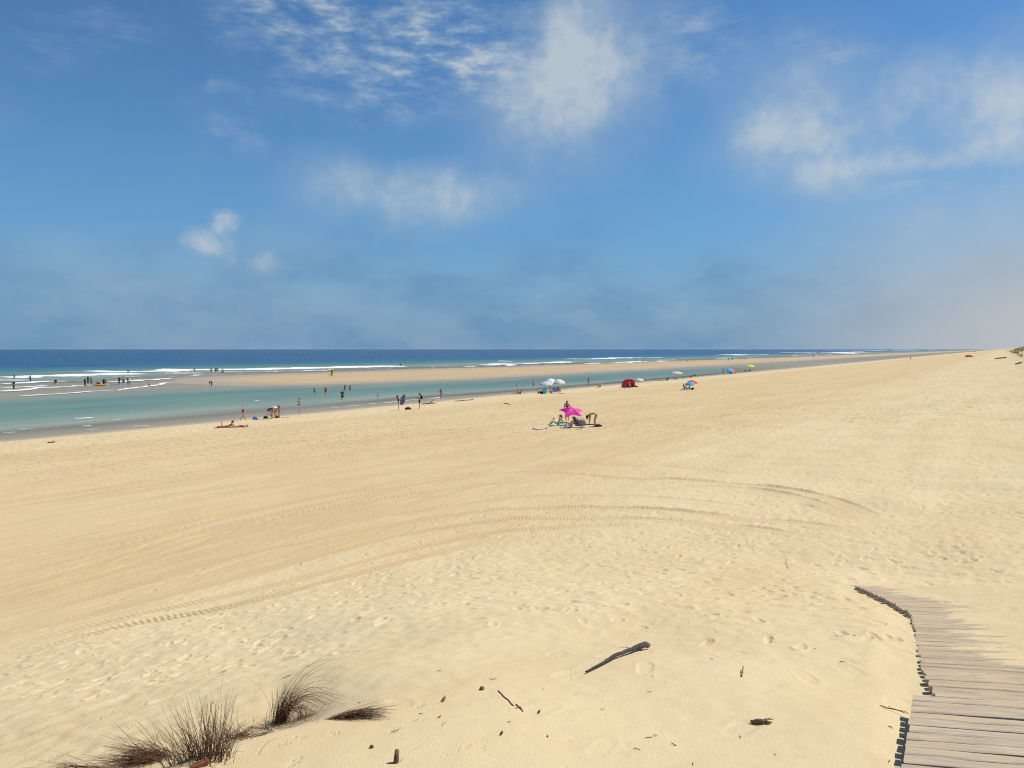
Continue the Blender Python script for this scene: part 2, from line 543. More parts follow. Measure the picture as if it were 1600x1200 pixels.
def ground(x, y):
    """terrain with relief, scoured beside the boardwalk and blown over its far side"""
    x = np.asarray(x, float); y = np.asarray(y, float)
    z = terrain(x, y) + relief(x, y)
    ye, c = deck_frame(x, y)
    zp = plank_z(ye, c)
    along = sstep(ye, 3.2, 4.0) * (1 - sstep(ye, 10.5, 11.1))
    # sand lying over the boards: boundary c_b(ye)
    cb = np.interp(ye, [3.5, 5.5, 6.1, 6.6, 7.2, 7.9, 8.6, 9.4, 10.2, 10.9], [3.0, 2.2, 1.4, 0.85, 0.68, 0.60, 0.48, 0.42, 0.34, 0.12])
    cb = cb + 0.16 * (fbm(x * 3.1, y * 3.1, 3, 31) - 0.5) + 0.10 * (vnoise(x * 1.3, y * 11.0, 4) - 0.5)
    over = np.clip((c - cb) * 0.055, -0.05, 0.10) + 0.05 * np.clip(c - cb - 0.35, 0, 1)
    zin = zp + over - 0.004 + 0.35 * relief(x, y)
    inside = sstep(c, -0.02, 0.06) * along * (1 - sstep(c, 2.6, 3.6))
    scour = -0.038 * sstep(c, -0.45, -0.06) * (1 - sstep(c, 0.0, 0.05)) * along * (0.75 + 0.5 * fbm(x * 2, y * 2, 2, 9))
    z = (z + scour) * (1 - inside) + zin * inside
    return z


def gpt(u, v):
    p = hit(u, v)
    return np.array([p[0], p[1], float(ground(p[0], p[1]))])


# ------------------------------------------------------------------ materials
MATS = {}


def mat(name, color, rough=0.6, spec=0.3, vary=0.12, scale=12.0, metal=0.0, bump=0.0, col2=None, sheen=0.0, stretch=None):
    if name in MATS:
        return MATS[name]
    m = bpy.data.materials.new(name)
    m.use_nodes = True
    k = NT(m.node_tree)
    o = k.n('ShaderNodeOutputMaterial')
    p = k.n('ShaderNodeBsdfPrincipled')
    k.link(p.outputs[0], o.inputs[0])
    tc = k.n('ShaderNodeTexCoord')
    vec = tc.outputs['Object']
    if stretch:
        vec = k.vm('MULTIPLY', vec, stretch)
    nz = k.noise(vec, scale, 5, 0.6)
    c1 = tuple(min(1, c * (1 + vary)) for c in color)
    c0 = tuple(c * (1 - vary) for c in (col2 or color))
    k.link(k.mix(k.rng(nz, 0.3, 0.7), c0, c1), p.inputs['Base Color'])
    p.inputs['Roughness'].default_value = rough
    p.inputs['Specular IOR Level'].default_value = spec
    p.inputs['Metallic'].default_value = metal
    if bump:
        b = k.n('ShaderNodeBump')
        b.inputs['Distance'].default_value = bump
        k.link(k.noise(vec, scale * 4, 5, 0.6), b.inputs['Height'])
        k.link(b.outputs[0], p.inputs['Normal'])
    MATS[name] = m
    return m


def sand_material():
    m = bpy.data.materials.new('sand')
    m.use_nodes = True
    k = NT(m.node_tree)
    o = k.n('ShaderNodeOutputMaterial')
    p = k.n('ShaderNodeBsdfPrincipled')
    k.link(p.outputs[0], o.inputs[0])
    geo = k.n('ShaderNodeNewGeometry')
    pos = geo.outputs['Position']
    damp = k.n('ShaderNodeAttribute', attribute_name='damp').outputs['Fac']
    tone = k.n('ShaderNodeAttribute', attribute_name='tone').outputs['Fac']
    rot = k.n('ShaderNodeVectorRotate', rotation_type='Z_AXIS')
    k.link(pos, rot.inputs['Vector'])
    rot.inputs['Angle'].default_value = TH      # x' = across the shore, y' = along it
    rp = rot.outputs[0]
    streak = k.noise(k.vm('MULTIPLY', rp, (0.9, 0.05, 1)), 1.0, 6, 0.62)
    patch = k.noise(k.vm('MULTIPLY', rp, (0.22, 0.10, 1)), 1.0, 4, 0.5)
    grain = k.noise(pos, 210.0, 3, 0.7)
    speck = k.noise(k.vm('MULTIPLY', rp, (3.0, 2.0, 3.0)), 1.6, 5, 0.72)
    f = k.m('ADD', tone, k.m('MULTIPLY', k.m('SUBTRACT', streak, 0.5), 1.2))
    f = k.m('ADD', f, k.m('MULTIPLY', k.m('SUBTRACT', patch, 0.5), 1.1), clamp=True)
    dry = k.mix(f, (0.668, 0.532, 0.312), (0.568, 0.414, 0.212))
    dry = k.mix(k.rng(grain, 0.35, 0.75, 0.0, 0.22), dry, (0.36, 0.27, 0.16))
    dry = k.mix(k.rng(speck, 0.56, 0.78, 0.0, 0.30), dry, (0.43, 0.31, 0.165))
    wet = k.mix(k.rng(streak, 0.3, 0.7), (0.50, 0.365, 0.20), (0.42, 0.31, 0.18))
    wet = k.mix(k.rng(damp, 0.75, 1.0), wet, (0.40, 0.315, 0.215))
    c = k.mix(k.rng(damp, 0.0, 0.6), dry, wet)
    k.link(c, p.inputs['Base Color'])
    k.link(k.rng(damp, 0.3, 1.0, 0.95, 0.42), p.inputs['Roughness'])
    k.link(k.rng(damp, 0.2, 1.0, 0.06, 0.22), p.inputs['Specular IOR Level'])
    b = k.n('ShaderNodeBump')
    b.inputs['Distance'].default_value = 1.0
    b.inputs['Strength'].default_value = 1.0
    far = k.n('ShaderNodeAttribute', attribute_name='far').outputs['Fac']
    dryf = k.rng(damp, 0.1, 0.5, 1.0, 0.06)
    h1 = k.m('MULTIPLY', k.noise(pos, 60.0, 4, 0.7), 0.006)
    pits = k.rng(k.noise(k.vm('MULTIPLY', rp, (2.4, 2.0, 1)), 1.0, 3, 0.6), 0.59, 0.66, 0.0, -0.065)
    h2 = k.m('MULTIPLY', k.m('ADD', pits, k.m('MULTIPLY', k.noise(k.vm('MULTIPLY', rp, (1.8, 0.5, 1)), 1.0, 4, 0.6), 0.05)), far)
    pn = k.rng(k.noise(k.vm('MULTIPLY', rp, (5.5, 4.0, 1)), 1.0, 4, 0.65), 0.60, 0.68, 0.0, -0.006)
    h3 = k.m('MULTIPLY', k.m('MULTIPLY', pn, k.rng(patch, 0.35, 0.6)), k.m('SUBTRACT', 1.0, far))
    h = k.m('MULTIPLY', k.m('ADD', k.m('ADD', h1, h3), h2), dryf)
    k.link(h, b.inputs['Height'])
    k.link(b.outputs[0], p.inputs['Normal'])
    return m


def water_material():
    m = bpy.data.materials.new('sea_water')
    m.use_nodes = True
    k = NT(m.node_tree)
    o = k.n('ShaderNodeOutputMaterial')
    geo = k.n('ShaderNodeNewGeometry')
    pos = geo.outputs['Position']
    depth = k.n('ShaderNodeAttribute', attribute_name='depth').outputs['Fac']
    foam = k.n('ShaderNodeAttribute', attribute_name='foam').outputs['Fac']
    rot = k.n('ShaderNodeVectorRotate', rotation_type='Z_AXIS')
    k.link(pos, rot.inputs['Vector'])
    rot.inputs['Angle'].default_value = TH
    rp = rot.outputs[0]
    ramp = k.n('ShaderNodeValToRGB')
    k.link(k.m('DIVIDE', depth, 8.0), ramp.inputs[0])
    e = ramp.color_ramp.elements
    e[0].position = 0.0; e[0].color = (0.34, 0.31, 0.265, 1)
    e[1].position = 1.0; e[1].color = (0.005, 0.040, 0.118, 1)
    for q, c in ((0.022, (0.275, 0.275, 0.24)), (0.06, (0.205, 0.242, 0.19)), (0.125, (0.148, 0.208, 0.132)), (0.20, (0.090, 0.176, 0.124)), (0.30, (0.024, 0.120, 0.140)), (0.45, (0.010, 0.068, 0.145))):
        x = e.new(q); x.color = (*c, 1)
    swell = k.noise(k.vm('MULTIPLY', rp, (0.03, 0.004, 1)), 1.0, 6, 0.6)
    chop = k.noise(k.vm('MULTIPLY', rp, (0.22, 0.05, 1)), 1.0, 5, 0.65)
    mott = k.m('MULTIPLY', k.rng(swell, 0.3, 0.7, 0.75, 1.25, smooth=False), k.rng(chop, 0.3, 0.7, 0.88, 1.12, smooth=False))
    body = k.mix(1.0, ramp.outputs[0], mott, 'MULTIPLY')
    p = k.n('ShaderNodeBsdfPrincipled')
    k.link(body, p.inputs['Base Color'])
    p.inputs['Roughness'].default_value = 0.26
    p.inputs['IOR'].default_value = 1.33
    k.link(k.rng(depth, 0.30, 1.6, 0.0, 0.11), p.inputs['Specular IOR Level'])
    b = k.n('ShaderNodeBump')
    b.inputs['Distance'].default_value = 1.0
    deep = k.rng(depth, 0.05, 3.0, 0.10, 1.0)
    w1 = k.m('MULTIPLY', k.noise(k.vm('MULTIPLY', rp, (1.5, 0.7, 1)), 1.0, 4, 0.6), 0.08)
    w2 = k.m('MULTIPLY', k.noise(k.vm('MULTIPLY', rp, (0.16, 0.05, 1)), 1.0, 4, 0.6), 0.55)
    k.link(k.m('MULTIPLY', k.m('ADD', w1, w2), deep), b.inputs['Height'])
    k.link(b.outputs[0], p.inputs['Normal'])
    # thin water lets the sand show
    clear = k.n('ShaderNodeBsdfTransparent')
    clear.inputs[0].default_value = (0.90, 0.95, 0.93, 1)
    film = k.n('ShaderNodeMixShader')
    k.link(k.rng(depth, 0.0, 0.45, 0.12, 1.0, smooth=False), film.inputs[0])
    k.link(clear.outputs[0], film.inputs[1])
    k.link(p.outputs[0], film.inputs[2])
    fp = k.n('ShaderNodeBsdfPrincipled')
    fp.inputs['Base Color'].default_value = (0.80, 0.82, 0.82, 1)
    fp.inputs['Roughness'].default_value = 0.9
    lace = k.noise(k.vm('MULTIPLY', rp, (1.3, 0.35, 1)), 1.0, 6, 0.7)
    fm = k.rng(k.m('ADD', foam, k.m('MULTIPLY', k.m('SUBTRACT', lace, 0.5), 1.1)), 0.36, 0.58)
    fm = k.m('MULTIPLY', fm, k.rng(foam, 0.02, 0.15))
    ms = k.n('ShaderNodeMixShader')
    k.link(fm, ms.inputs[0])
    k.link(film.outputs[0], ms.inputs[1])
    k.link(fp.outputs[0], ms.inputs[2])
    k.link(ms.outputs[0], o.inputs[0])
    return m


# ------------------------------------------------------------------ the setting
def polar(radii, az):
    A, Rr = np.meshgrid(az, radii)
    return np.sin(A) * Rr, np.cos(A) * Rr


def grid_mesh(name, X, Y, Z, keep=None, close=True, attrs=None, cap=None):
    nr, nc = X.shape
    co = np.stack([X, Y, Z], -1).reshape(-1, 3)
    i = np.arange(nr * nc).reshape(nr, nc)
    a = i[:-1]; b = i[1:]
    if close:
        q = np.stack([a, np.roll(a, -1, 1), np.roll(b, -1, 1), b], -1)
    else:
        q = np.stack([a[:, :-1], a[:, 1:], b[:, 1:], b[:, :-1]], -1)
    q = q[:, :, ::-1].reshape(-1, 4)
    if keep is not None:
        kf = keep.reshape(-1)
        q = q[kf[q].any(1)]
        used = np.zeros(len(co), bool); used[q] = True
        remap = np.cumsum(used) - 1
        q = remap[q]; co = co[used]
        if attrs:
            attrs = {k_: v_.reshape(-1)[used] for k_, v_ in attrs.items()}
    me = bpy.data.meshes.new(name)
    me.vertices.add(len(co)); me.vertices.foreach_set('co', co.astype(np.float32).ravel())
    me.loops.add(q.size); me.loops.foreach_set('vertex_index', q.astype(np.int32).ravel())
    me.polygons.add(len(q)); me.polygons.foreach_set('loop_start', np.arange(0, q.size, 4, dtype=np.int32))
    me.polygons.foreach_set('use_smooth', np.ones(len(q), bool))
    me.update(calc_edges=True)
    for k_, v_ in (attrs or {}).items():
        at = me.attributes.new(k_, 'FLOAT', 'POINT')
        at.data.foreach_set('value', v_.reshape(-1).astype(np.float32))
    return me


def structure(name, me, material, label=None):
    o = bpy.data.objects.new(name, me)
    COL.objects.link(o)
    me.materials.append(material)
    o['kind'] = 'structure'
    if label:
        o['label'] = label
    return o


def azimuths(n, half):
    inner = np.linspace(-half, half, n)
    outer = np.linspace(half, 2 * math.pi - half, 90)[1:-1]
    return np.r_[inner, outer]


def radii_for(step, d0, d1, hfun, mn=0.012, grow=1.02):
    r = [d0]
    while r[-1] < d1:
        d = r[-1]
        r.append(d + min(max(mn, step * d * d / (F * hfun(d))), d * (grow - 1) if d > 120 else 1e9))
    return r


def build_ground():
    hf = lambda d: np.interp(d, [0, 5, 10, 17, 40, 64, 110], [1.7, 2.1, 3.0, 4.3, 5.5, 6, 7.5])
    rr = np.r_[[0.05, 0.5, 1.0, 1.5, 2.0, 2.5, 3.0], radii_for(0.95, 3.3, 12000, hf, 0.014, 1.035)]
    az = azimuths(980, math.radians(36))
    X, Y = polar(rr, az)
    Z = ground(X, Y)
    s, t = st_of(X, Y)
    wl = Z + 0.16 * (fbm(s / 9, t / 3, 3, 41) - 0.5)
    damp = np.where(t > 50, 1 - sstep(wl, 0.16, 0.46), 0)
    damp = np.where(t > 90, np.maximum(1 - sstep(wl, 0.05, 0.55), 0.42), damp)
    damp = np.where(Z < 0.03, 1.0, damp)
    # graded, compacted golden sand against the paler blown sand (dune side, and a dry berm by the water)
    tone = sstep(t + 3 * (fbm(s / 8, t / 4, 3, 51) - 0.5), 8, 17) * (1 - sstep(t, 50, 56))
    tone = 0.22 + 0.50 * tone + 1.0 * relief(X, Y, TONE)
    d = np.hypot(X, Y)
    far = sstep(d, 30, 62)
    me = grid_mesh('sand_beach', X, Y, Z, attrs={'damp': damp, 'tone': tone, 'far': far})
    structure('sand_beach', me, sand_material(), 'wide pale golden sand beach with tyre tracks and footprints')


FOAM = [  # (points in the photograph, half thickness in its pixels, strength, wave height)
    ([(0, 590.6), (15, 590.8), (75, 588.7), (125, 587), (180, 585.5), (232, 584.3)], 1.9, 1.0, 0.25),
    ([(138, 582.4), (160, 582.2), (250, 581.0), (304, 579.2), (350, 578.4), (400, 578.4), (462, 576.6), (560, 574), (640, 572.3)], 2.0, 1.05, 0.45),
    ([(255, 583.4), (306, 582.6)], 1.0, 0.95, 0.1),
    ([(318, 581.2), (420, 580.8), (520, 578)], 0.8, 0.8, 0.1),
    ([(0, 594.6), (42, 593.7)], 1.1, 0.9, 0.05),
    ([(0, 600.5), (60, 597.5), (107, 595.5)], 1.0, 0.8, 0.05),
    ([(0, 606), (85, 602.5)], 0.8, 0.75, 0.03),
    ([(0, 612.5), (75, 606), (137, 602)], 0.9, 0.8, 0.03),
    ([(0, 620.5), (57, 618), (120, 614), (175, 609.5), (195, 607), (250, 601), (300, 594)], 0.55, 0.85, 0.04),
    ([(170, 597.5), (225, 594.5), (275, 591)], 0.8, 0.85, 0.03),
    ([(180, 589.5), (228, 588)], 0.5, 0.7, 0.02), ([(255, 588.5), (330, 585.2)], 0.5, 0.65, 0.02), ([(300, 586.8), (380, 583.5)], 0.5, 0.6, 0.02),
    ([(117, 654.5), (147, 652.5)], 1.2, 0.75, 0.05), ([(167, 656.5), (184, 655.3)], 1.0, 0.65, 0.04),
    ([(30, 672), (57, 669.5)], 1.4, 0.7, 0.05), ([(0, 677), (27, 675)], 1.2, 0.65, 0.03), ([(126, 666), (142, 664.8)], 1.0, 0.6, 0.02),
    ([(395, 625.8), (403, 625.2)], 0.7, 0.8, 0.02), ([(447, 624), (456, 623.4)], 0.5, 0.6, 0.02), ([(150, 618), (190, 615.5)], 0.5, 0.45, 0.02),
    ([(500, 638.5), (540, 635), (578, 631), (641, 625), (700, 620)], 0.7, 0.7, 0.02),
    ([(740, 571.4), (809, 569.2), (877, 567), (911, 565.8)], 1.1, 1.0, 0.45),
    ([(640, 573.6), (700, 573.4), (790, 571.6), (870, 570)], 0.6, 0.85, 0.1), ([(560, 576.5), (640, 575.4), (700, 576)], 0.5, 0.6, 0.1),
    ([(906, 562), (940, 561), (968, 559.8), (985, 559.7), (1026, 559.2)], 0.9, 1.0, 0.5),
    ([(900, 568.7), (989, 565.7), (1049, 564), (1070, 563.6)], 0.8, 0.9, 0.2), ([(880, 571), (960, 568.6)], 0.5, 0.7, 0.1),
    ([(1087, 560.4), (1150, 559.9), (1228, 559.2)], 0.6, 1.0, 0.3), ([(1138, 555.6), (1185, 554)], 0.7, 1.0, 0.6), ([(1020, 562), (1090, 560.8)], 0.4, 0.7, 0.1),
    ([(1245, 551.9), (1328, 550.6)], 0.8, 1.0, 0.8), ([(1305, 552.9), (1366, 550.8)], 0.6, 1.0, 0.3), ([(1235, 556.4), (1310, 554.4)], 0.4, 0.8, 0.2),
    ([(1405, 547.9), (1452, 546.8)], 0.35, 1.0, 0.5), ([(1330, 549.2), (1400, 547.8)], 0.35, 0.9, 0.5), ([(1200, 553.2), (1240, 552.4)], 0.4, 0.9, 0.4),
    ([(784, 564.9), (792, 564.6)], 0.7, 1.0, 0.3), ([(1480, 546.4), (1520, 546)], 0.15, 0.8, 0.3),
]
RIDGE = [([(-40, 588), (60, 585.5), (150, 582.2)], 1.5, 0.75), ([(600, 568), (640, 566.5), (740, 565), (800, 564)], 1.2, 0.85), ([(380, 574.5), (470, 573)], 1.2, 0.5),
         ([(968, 557.2), (1060, 556)], 0.8, 0.8), ([(40, 573), (200, 570.5)], 1.0, 0.5)]


def build_sea():
    rr = np.r_[radii_for(0.5, 50, 110, lambda d: 7.5, 0.05), ]
    rr = list(rr)
    while rr[-1] < 12000:
        d = rr[-1]
        rr.append(d + min((0.26 if d < 900 else 0.3) * d * d / (F * 7.5), d * 0.05))
    rr = np.array(rr)
    az = azimuths(700, math.radians(36))
    X, Y = polar(rr, az)
    Zt = terrain(X, Y)
    s, t = st_of(X, Y)
    depth = np.maximum(-Zt, 0)
    foam = np.zeros_like(X)
    lift = np.zeros_like(X)
    d = np.hypot(X, Y)
    pixm = d * d / (F * 7.5)
    # in world terms every foam line is a strip across the shore coordinate t, at stations s
    for num, (pts, hw, amp, hgt) in enumerate(FOAM):
        if num >= 2:
            amp *= 0.74
        W_ = np.array([st_of(*hit(u, v, 0.0)[:2]) for u, v in pts])
        o = np.argsort(W_[:, 0]); W_ = W_[o]
        ss = W_[:, 0]
        tt = np.interp(s, ss, W_[:, 1])
        L = ss[-1] - ss[0]
        inr = sstep(s, ss[0] - 0.03 * L, ss[0] + 0.10 * L) * (1 - sstep(s, ss[-1] - 0.10 * L, ss[-1] + 0.03 * L))
        wid = hw * 0.62 * pixm * t / d
        wid = wid * (0.25 + 1.5 * fbm(s / (2 + L * 0.03), t / 9, 3, int(ss[0]) % 97))
        tt = tt + (fbm(s / (5 + L * .04), s * 0 + 3, 3, int(ss[0]) % 91) - 0.5) * 5.0 * pixm * t / d * 0.5
        q = (t - tt) / np.maximum(wid, 0.15)
        f = amp * (1 - sstep(np.abs(q), 0.55, 1.5)) * inr
        foam = np.maximum(foam, f)
        lift = np.maximum(lift, hgt * np.exp(-(q * 0.7) ** 2) * inr)
    for pts, hw, hgt in RIDGE:
        W_ = np.array([st_of(*hit(u, v, 0.0)[:2]) for u, v in pts])
        o = np.argsort(W_[:, 0]); W_ = W_[o]
        ss = W_[:, 0]
        tt = np.interp(s, ss, W_[:, 1])
        L = ss[-1] - ss[0]
        inr = sstep(s, ss[0], ss[0] + 0.25 * L) * (1 - sstep(s, ss[-1] - 0.2 * L, ss[-1]))
        yy = 1200 * 7.5 / max(min(v for _, v in pts) - 545, 0.8)
        q = (t - tt) / (4.0 + yy * 0.006)
        lift = np.maximum(lift, hgt * np.where(q > 0, np.exp(-(q * 0.6) ** 2), np.exp(-(q * 1.5) ** 2)) * inr)
    # open-sea swell, far enough apart for the mesh to carry
    amp = sstep(t, 190, 330) * 0.22
    sw = amp * np.sin((t + 9 * (fbm(s / 90, t / 60, 2, 61) - 0.5) * 4) / 5.4) * (0.4 + 1.2 * fbm(s / 55, t / 25, 2, 63))
    sw = sw * np.clip(12.0 / np.maximum(pixm, 1e-3), 0, 1) * (pixm < 14)
    rip = 0.02 * (fbm(s / 1.6, t / 1.1, 2, 71) - 0.5) * (d < 130)
    Z = lift * sstep(depth, 0.0, 0.10) + sw + rip * sstep(depth, 0.05, 0.3)
    # tiny lap of foam at the water's edge
    lap = sstep(fbm(s / 6, t / 2, 3, 81), 0.55, 0.75) * (1 - sstep(np.abs(depth - 0.03), 0.01, 0.05)) * 0.4 * (t < 80)
    foam = np.maximum(foam, lap)
    me = grid_mesh('sea', X, Y, Z, keep=Zt < 0.12, attrs={'depth': depth, 'foam': foam})
    structure('sea', me, water_material(), 'blue sea with a turquoise lagoon and white breakers')


build_ground()
build_sea()

# ------------------------------------------------------------------ mesh helpers
class MB:
    def __init__(self):
        self.v = []; self.f = []; self.sm = []

    def add(self, vs_, fs_, smooth=True):
        o = len(self.v)
        self.v += [tuple(map(float, p)) for p in vs_]
        self.f += [tuple(i + o for i in f) for f in fs_]
        self.sm += [smooth] * len(fs_)

    def box(self, c, size, rot=None, taper=0.0):
        c = np.array(c, float); hx, hy, hz = np.array(size) / 2.0
        vs_ = []
        for z in (-1, 1):
            k_ = 1 - taper * (z > 0)
            for x, y in ((-1, -1), (1, -1), (1, 1), (-1, 1)):
                p = np.array([x * hx * k_, y * hy * k_, z * hz])
                if rot is not None:
                    p = np.array(rot @ Vector(p))
                vs_.append(p + c)
        self.add(vs_, [(3, 2, 1, 0), (4, 5, 6, 7), (0, 1, 5, 4), (1, 2, 6, 5), (2, 3, 7, 6), (3, 0, 4, 7)], False)

    def tube(self, pts, rad, n=8, caps=True, flat=1.0, upv=None):
        pts = [np.array(p, float) for p in pts]
        m = len(pts)
        if np.isscalar(rad):
            rad = [rad] * m
        vs_ = []; prev = None
        for i, p in enumerate(pts):
            a = pts[min(i + 1, m - 1)] - pts[max(i - 1, 0)]
            a = a / (np.linalg.norm(a) + 1e-9)
            r = prev if prev is not None else (np.array(upv, float) if upv is not None else np.array([0, 0, 1.0]) if abs(a[2]) < 0.9 else np.array([1.0, 0, 0]))
            b = np.cross(a, r); b /= np.linalg.norm(b) + 1e-9
            c = np.cross(b, a); prev = c
            for j in range(n):
                q = 2 * math.pi * j / n
                vs_.append(p + rad[i] * (math.cos(q) * b + math.sin(q) * c * flat))
        fs_ = [(i * n + j, i * n + (j + 1) % n, (i + 1) * n + (j + 1) % n, (i + 1) * n + j) for i in range(m - 1) for j in range(n)]
        if caps:
            fs_.append(tuple(range(n))[::-1]); fs_.append(tuple((m - 1) * n + j for j in range(n)))
        self.add(vs_, fs_)

    def ellip(self, c, r, nu=12, nv=8, rot=None, jit=0.0):
        vs_ = []; fs_ = []
        for i in range(nv + 1):
            ph = math.pi * i / nv
            for j in range(nu):
                th = 2 * math.pi * j / nu
                q = 1 + random.uniform(-jit, jit)
                p = Vector((r[0] * math.sin(ph) * math.cos(th) * q, r[1] * math.sin(ph) * math.sin(th) * q, r[2] * math.cos(ph) * q))
                if rot is not None:
                    p = rot @ p
                vs_.append((p.x + c[0], p.y + c[1], p.z + c[2]))
        for i in range(nv):
            for j in range(nu):
                fs_.append((i * nu + j, (i + 1) * nu + j, (i + 1) * nu + (j + 1) % nu, i * nu + (j + 1) % nu))
        self.add(vs_, fs_)

    def build(self, name, material, parent=None, bevel=0.0):
        me = bpy.data.meshes.new(name)
        me.from_pydata(self.v, [], self.f)
        me.polygons.foreach_set('use_smooth', self.sm)
        me.update()
        if bevel:
            bm = bmesh.new(); bm.from_mesh(me)
            bmesh.ops.bevel(bm, geom=bm.edges[:], offset=bevel, segments=1, affect='EDGES')
            bm.to_mesh(me); bm.free()
        return link(name, me, material, parent)


def link(name, me, material, parent=None):
    o = bpy.data.objects.new(name, me)
    COL.objects.link(o)
    if material is not None and not me.materials:
        me.materials.append(material)
    if parent is not None:
        o.parent = parent
    return o


def tag(o, label, cat, group=None, kind=None):
    o['label'] = label; o['category'] = cat
    if group:
        o['group'] = group
    if kind:
        o['kind'] = kind
    return o


def thing(name, label, cat, loc, rz=0.0, group=None, rot=None):
    o = bpy.data.objects.new(name, None)
    o.empty_display_size = 0.2
    COL.objects.link(o)
    o.location = loc
    o.rotation_euler = rot if rot is not None else (0, 0, rz)
    return tag(o, label, cat, group)


R90 = math.pi / 2

# ------------------------------------------------------------------ boardwalk
def wood_material(name, base, warm):
    m = bpy.data.materials.new(name)
    m.use_nodes = True
    k = NT(m.node_tree)
    o = k.n('ShaderNodeOutputMaterial'); p = k.n('ShaderNodeBsdfPrincipled')
    k.link(p.outputs[0], o.inputs[0])
    tc = k.n('ShaderNodeTexCoord'); oi = k.n('ShaderNodeObjectInfo')
    off = k.n('ShaderNodeCombineXYZ')
    k.link(k.m('MULTIPLY', oi.outputs['Random'], 37.0), off.inputs[0]); k.link(k.m('MULTIPLY', oi.outputs['Random'], 91.0), off.inputs[1])
    v = k.vm('ADD', tc.outputs['Object'], off.outputs[0])
    g1 = k.noise(k.vm('MULTIPLY', v, (2.2, 55, 30)), 1.0, 6, 0.68)
    g2 = k.noise(k.vm('MULTIPLY', v, (1.0, 7, 5)), 1.0, 4, 0.6)
    stain = k.noise(k.vm('MULTIPLY', v, (3.0, 10, 5)), 1.0, 5, 0.7)
    c = k.mix(k.rng(g1, 0.3, 0.68), tuple(x * 0.62 for x in base), base)
    c = k.mix(k.rng(g2, 0.42, 0.7, 0, 0.75), c, warm)
    c = k.mix(k.rng(oi.outputs['Random'], 0, 1, 0, 0.35, smooth=False), c, tuple(x * 0.7 for x in warm))
    c = k.mix(k.rng(stain, 0.52, 0.68, 0, 0.65), c, (0.60, 0.47, 0.29))   # sand caught in the grain
    c = k.mix(k.rng(stain, 0.36, 0.28, 0, 0.6), c, (0.10, 0.075, 0.055))
    k.link(c, p.inputs['Base Color'])
    p.inputs['Roughness'].default_value = 0.85
    p.inputs['Specular IOR Level'].default_value = 0.15
    b = k.n('ShaderNodeBump'); b.inputs['Distance'].default_value = 0.006
    k.link(g1, b.inputs['Height']); k.link(b.outputs[0], p.inputs['Normal'])
    return m


def plank_mesh(name, L, W, T, seed, material, shear=0.0):
    R = random.Random(seed)
    vs_ = []; n = 14
    prof = [(-.5, -.5), (.5, -.5), (.5, .34), (.40, .5), (-.40, .5), (-.5, .34)]
    bow = R.uniform(-.006, .006); ph = R.uniform(0, 6)
    for i in range(n + 1):
        x = L * i / n
        dz = bow * math.sin(math.pi * i / n) + R.uniform(-.0015, .0015)
        dw = 1 + 0.03 * math.sin(i * 1.7 + ph) + R.uniform(-.02, .02)
        for a, b in prof:
            vs_.append((x + a * W * shear + (R.uniform(-.004, .004) if i in (0, n) else 0), a * W * dw, b * T + dz + (R.uniform(-.003, .001) if b > .4 else 0)))
    fs_ = [(i * 6 + j, (i + 1) * 6 + j, (i + 1) * 6 + (j + 1) % 6, i * 6 + (j + 1) % 6) for i in range(n) for j in range(6)]
    fs_.append((5, 4, 3, 2, 1, 0)); fs_.append(tuple(n * 6 + j for j in range(6)))
    fs_ = [f[::-1] for f in fs_]
    me = bpy.data.meshes.new(name)
    me.from_pydata(vs_, [], fs_)
    me.update()
    bm = bmesh.new(); bm.from_mesh(me); bmesh.ops.recalc_face_normals(bm, faces=bm.faces[:]); bm.to_mesh(me); bm.free()
    me.materials.append(material)
    return me


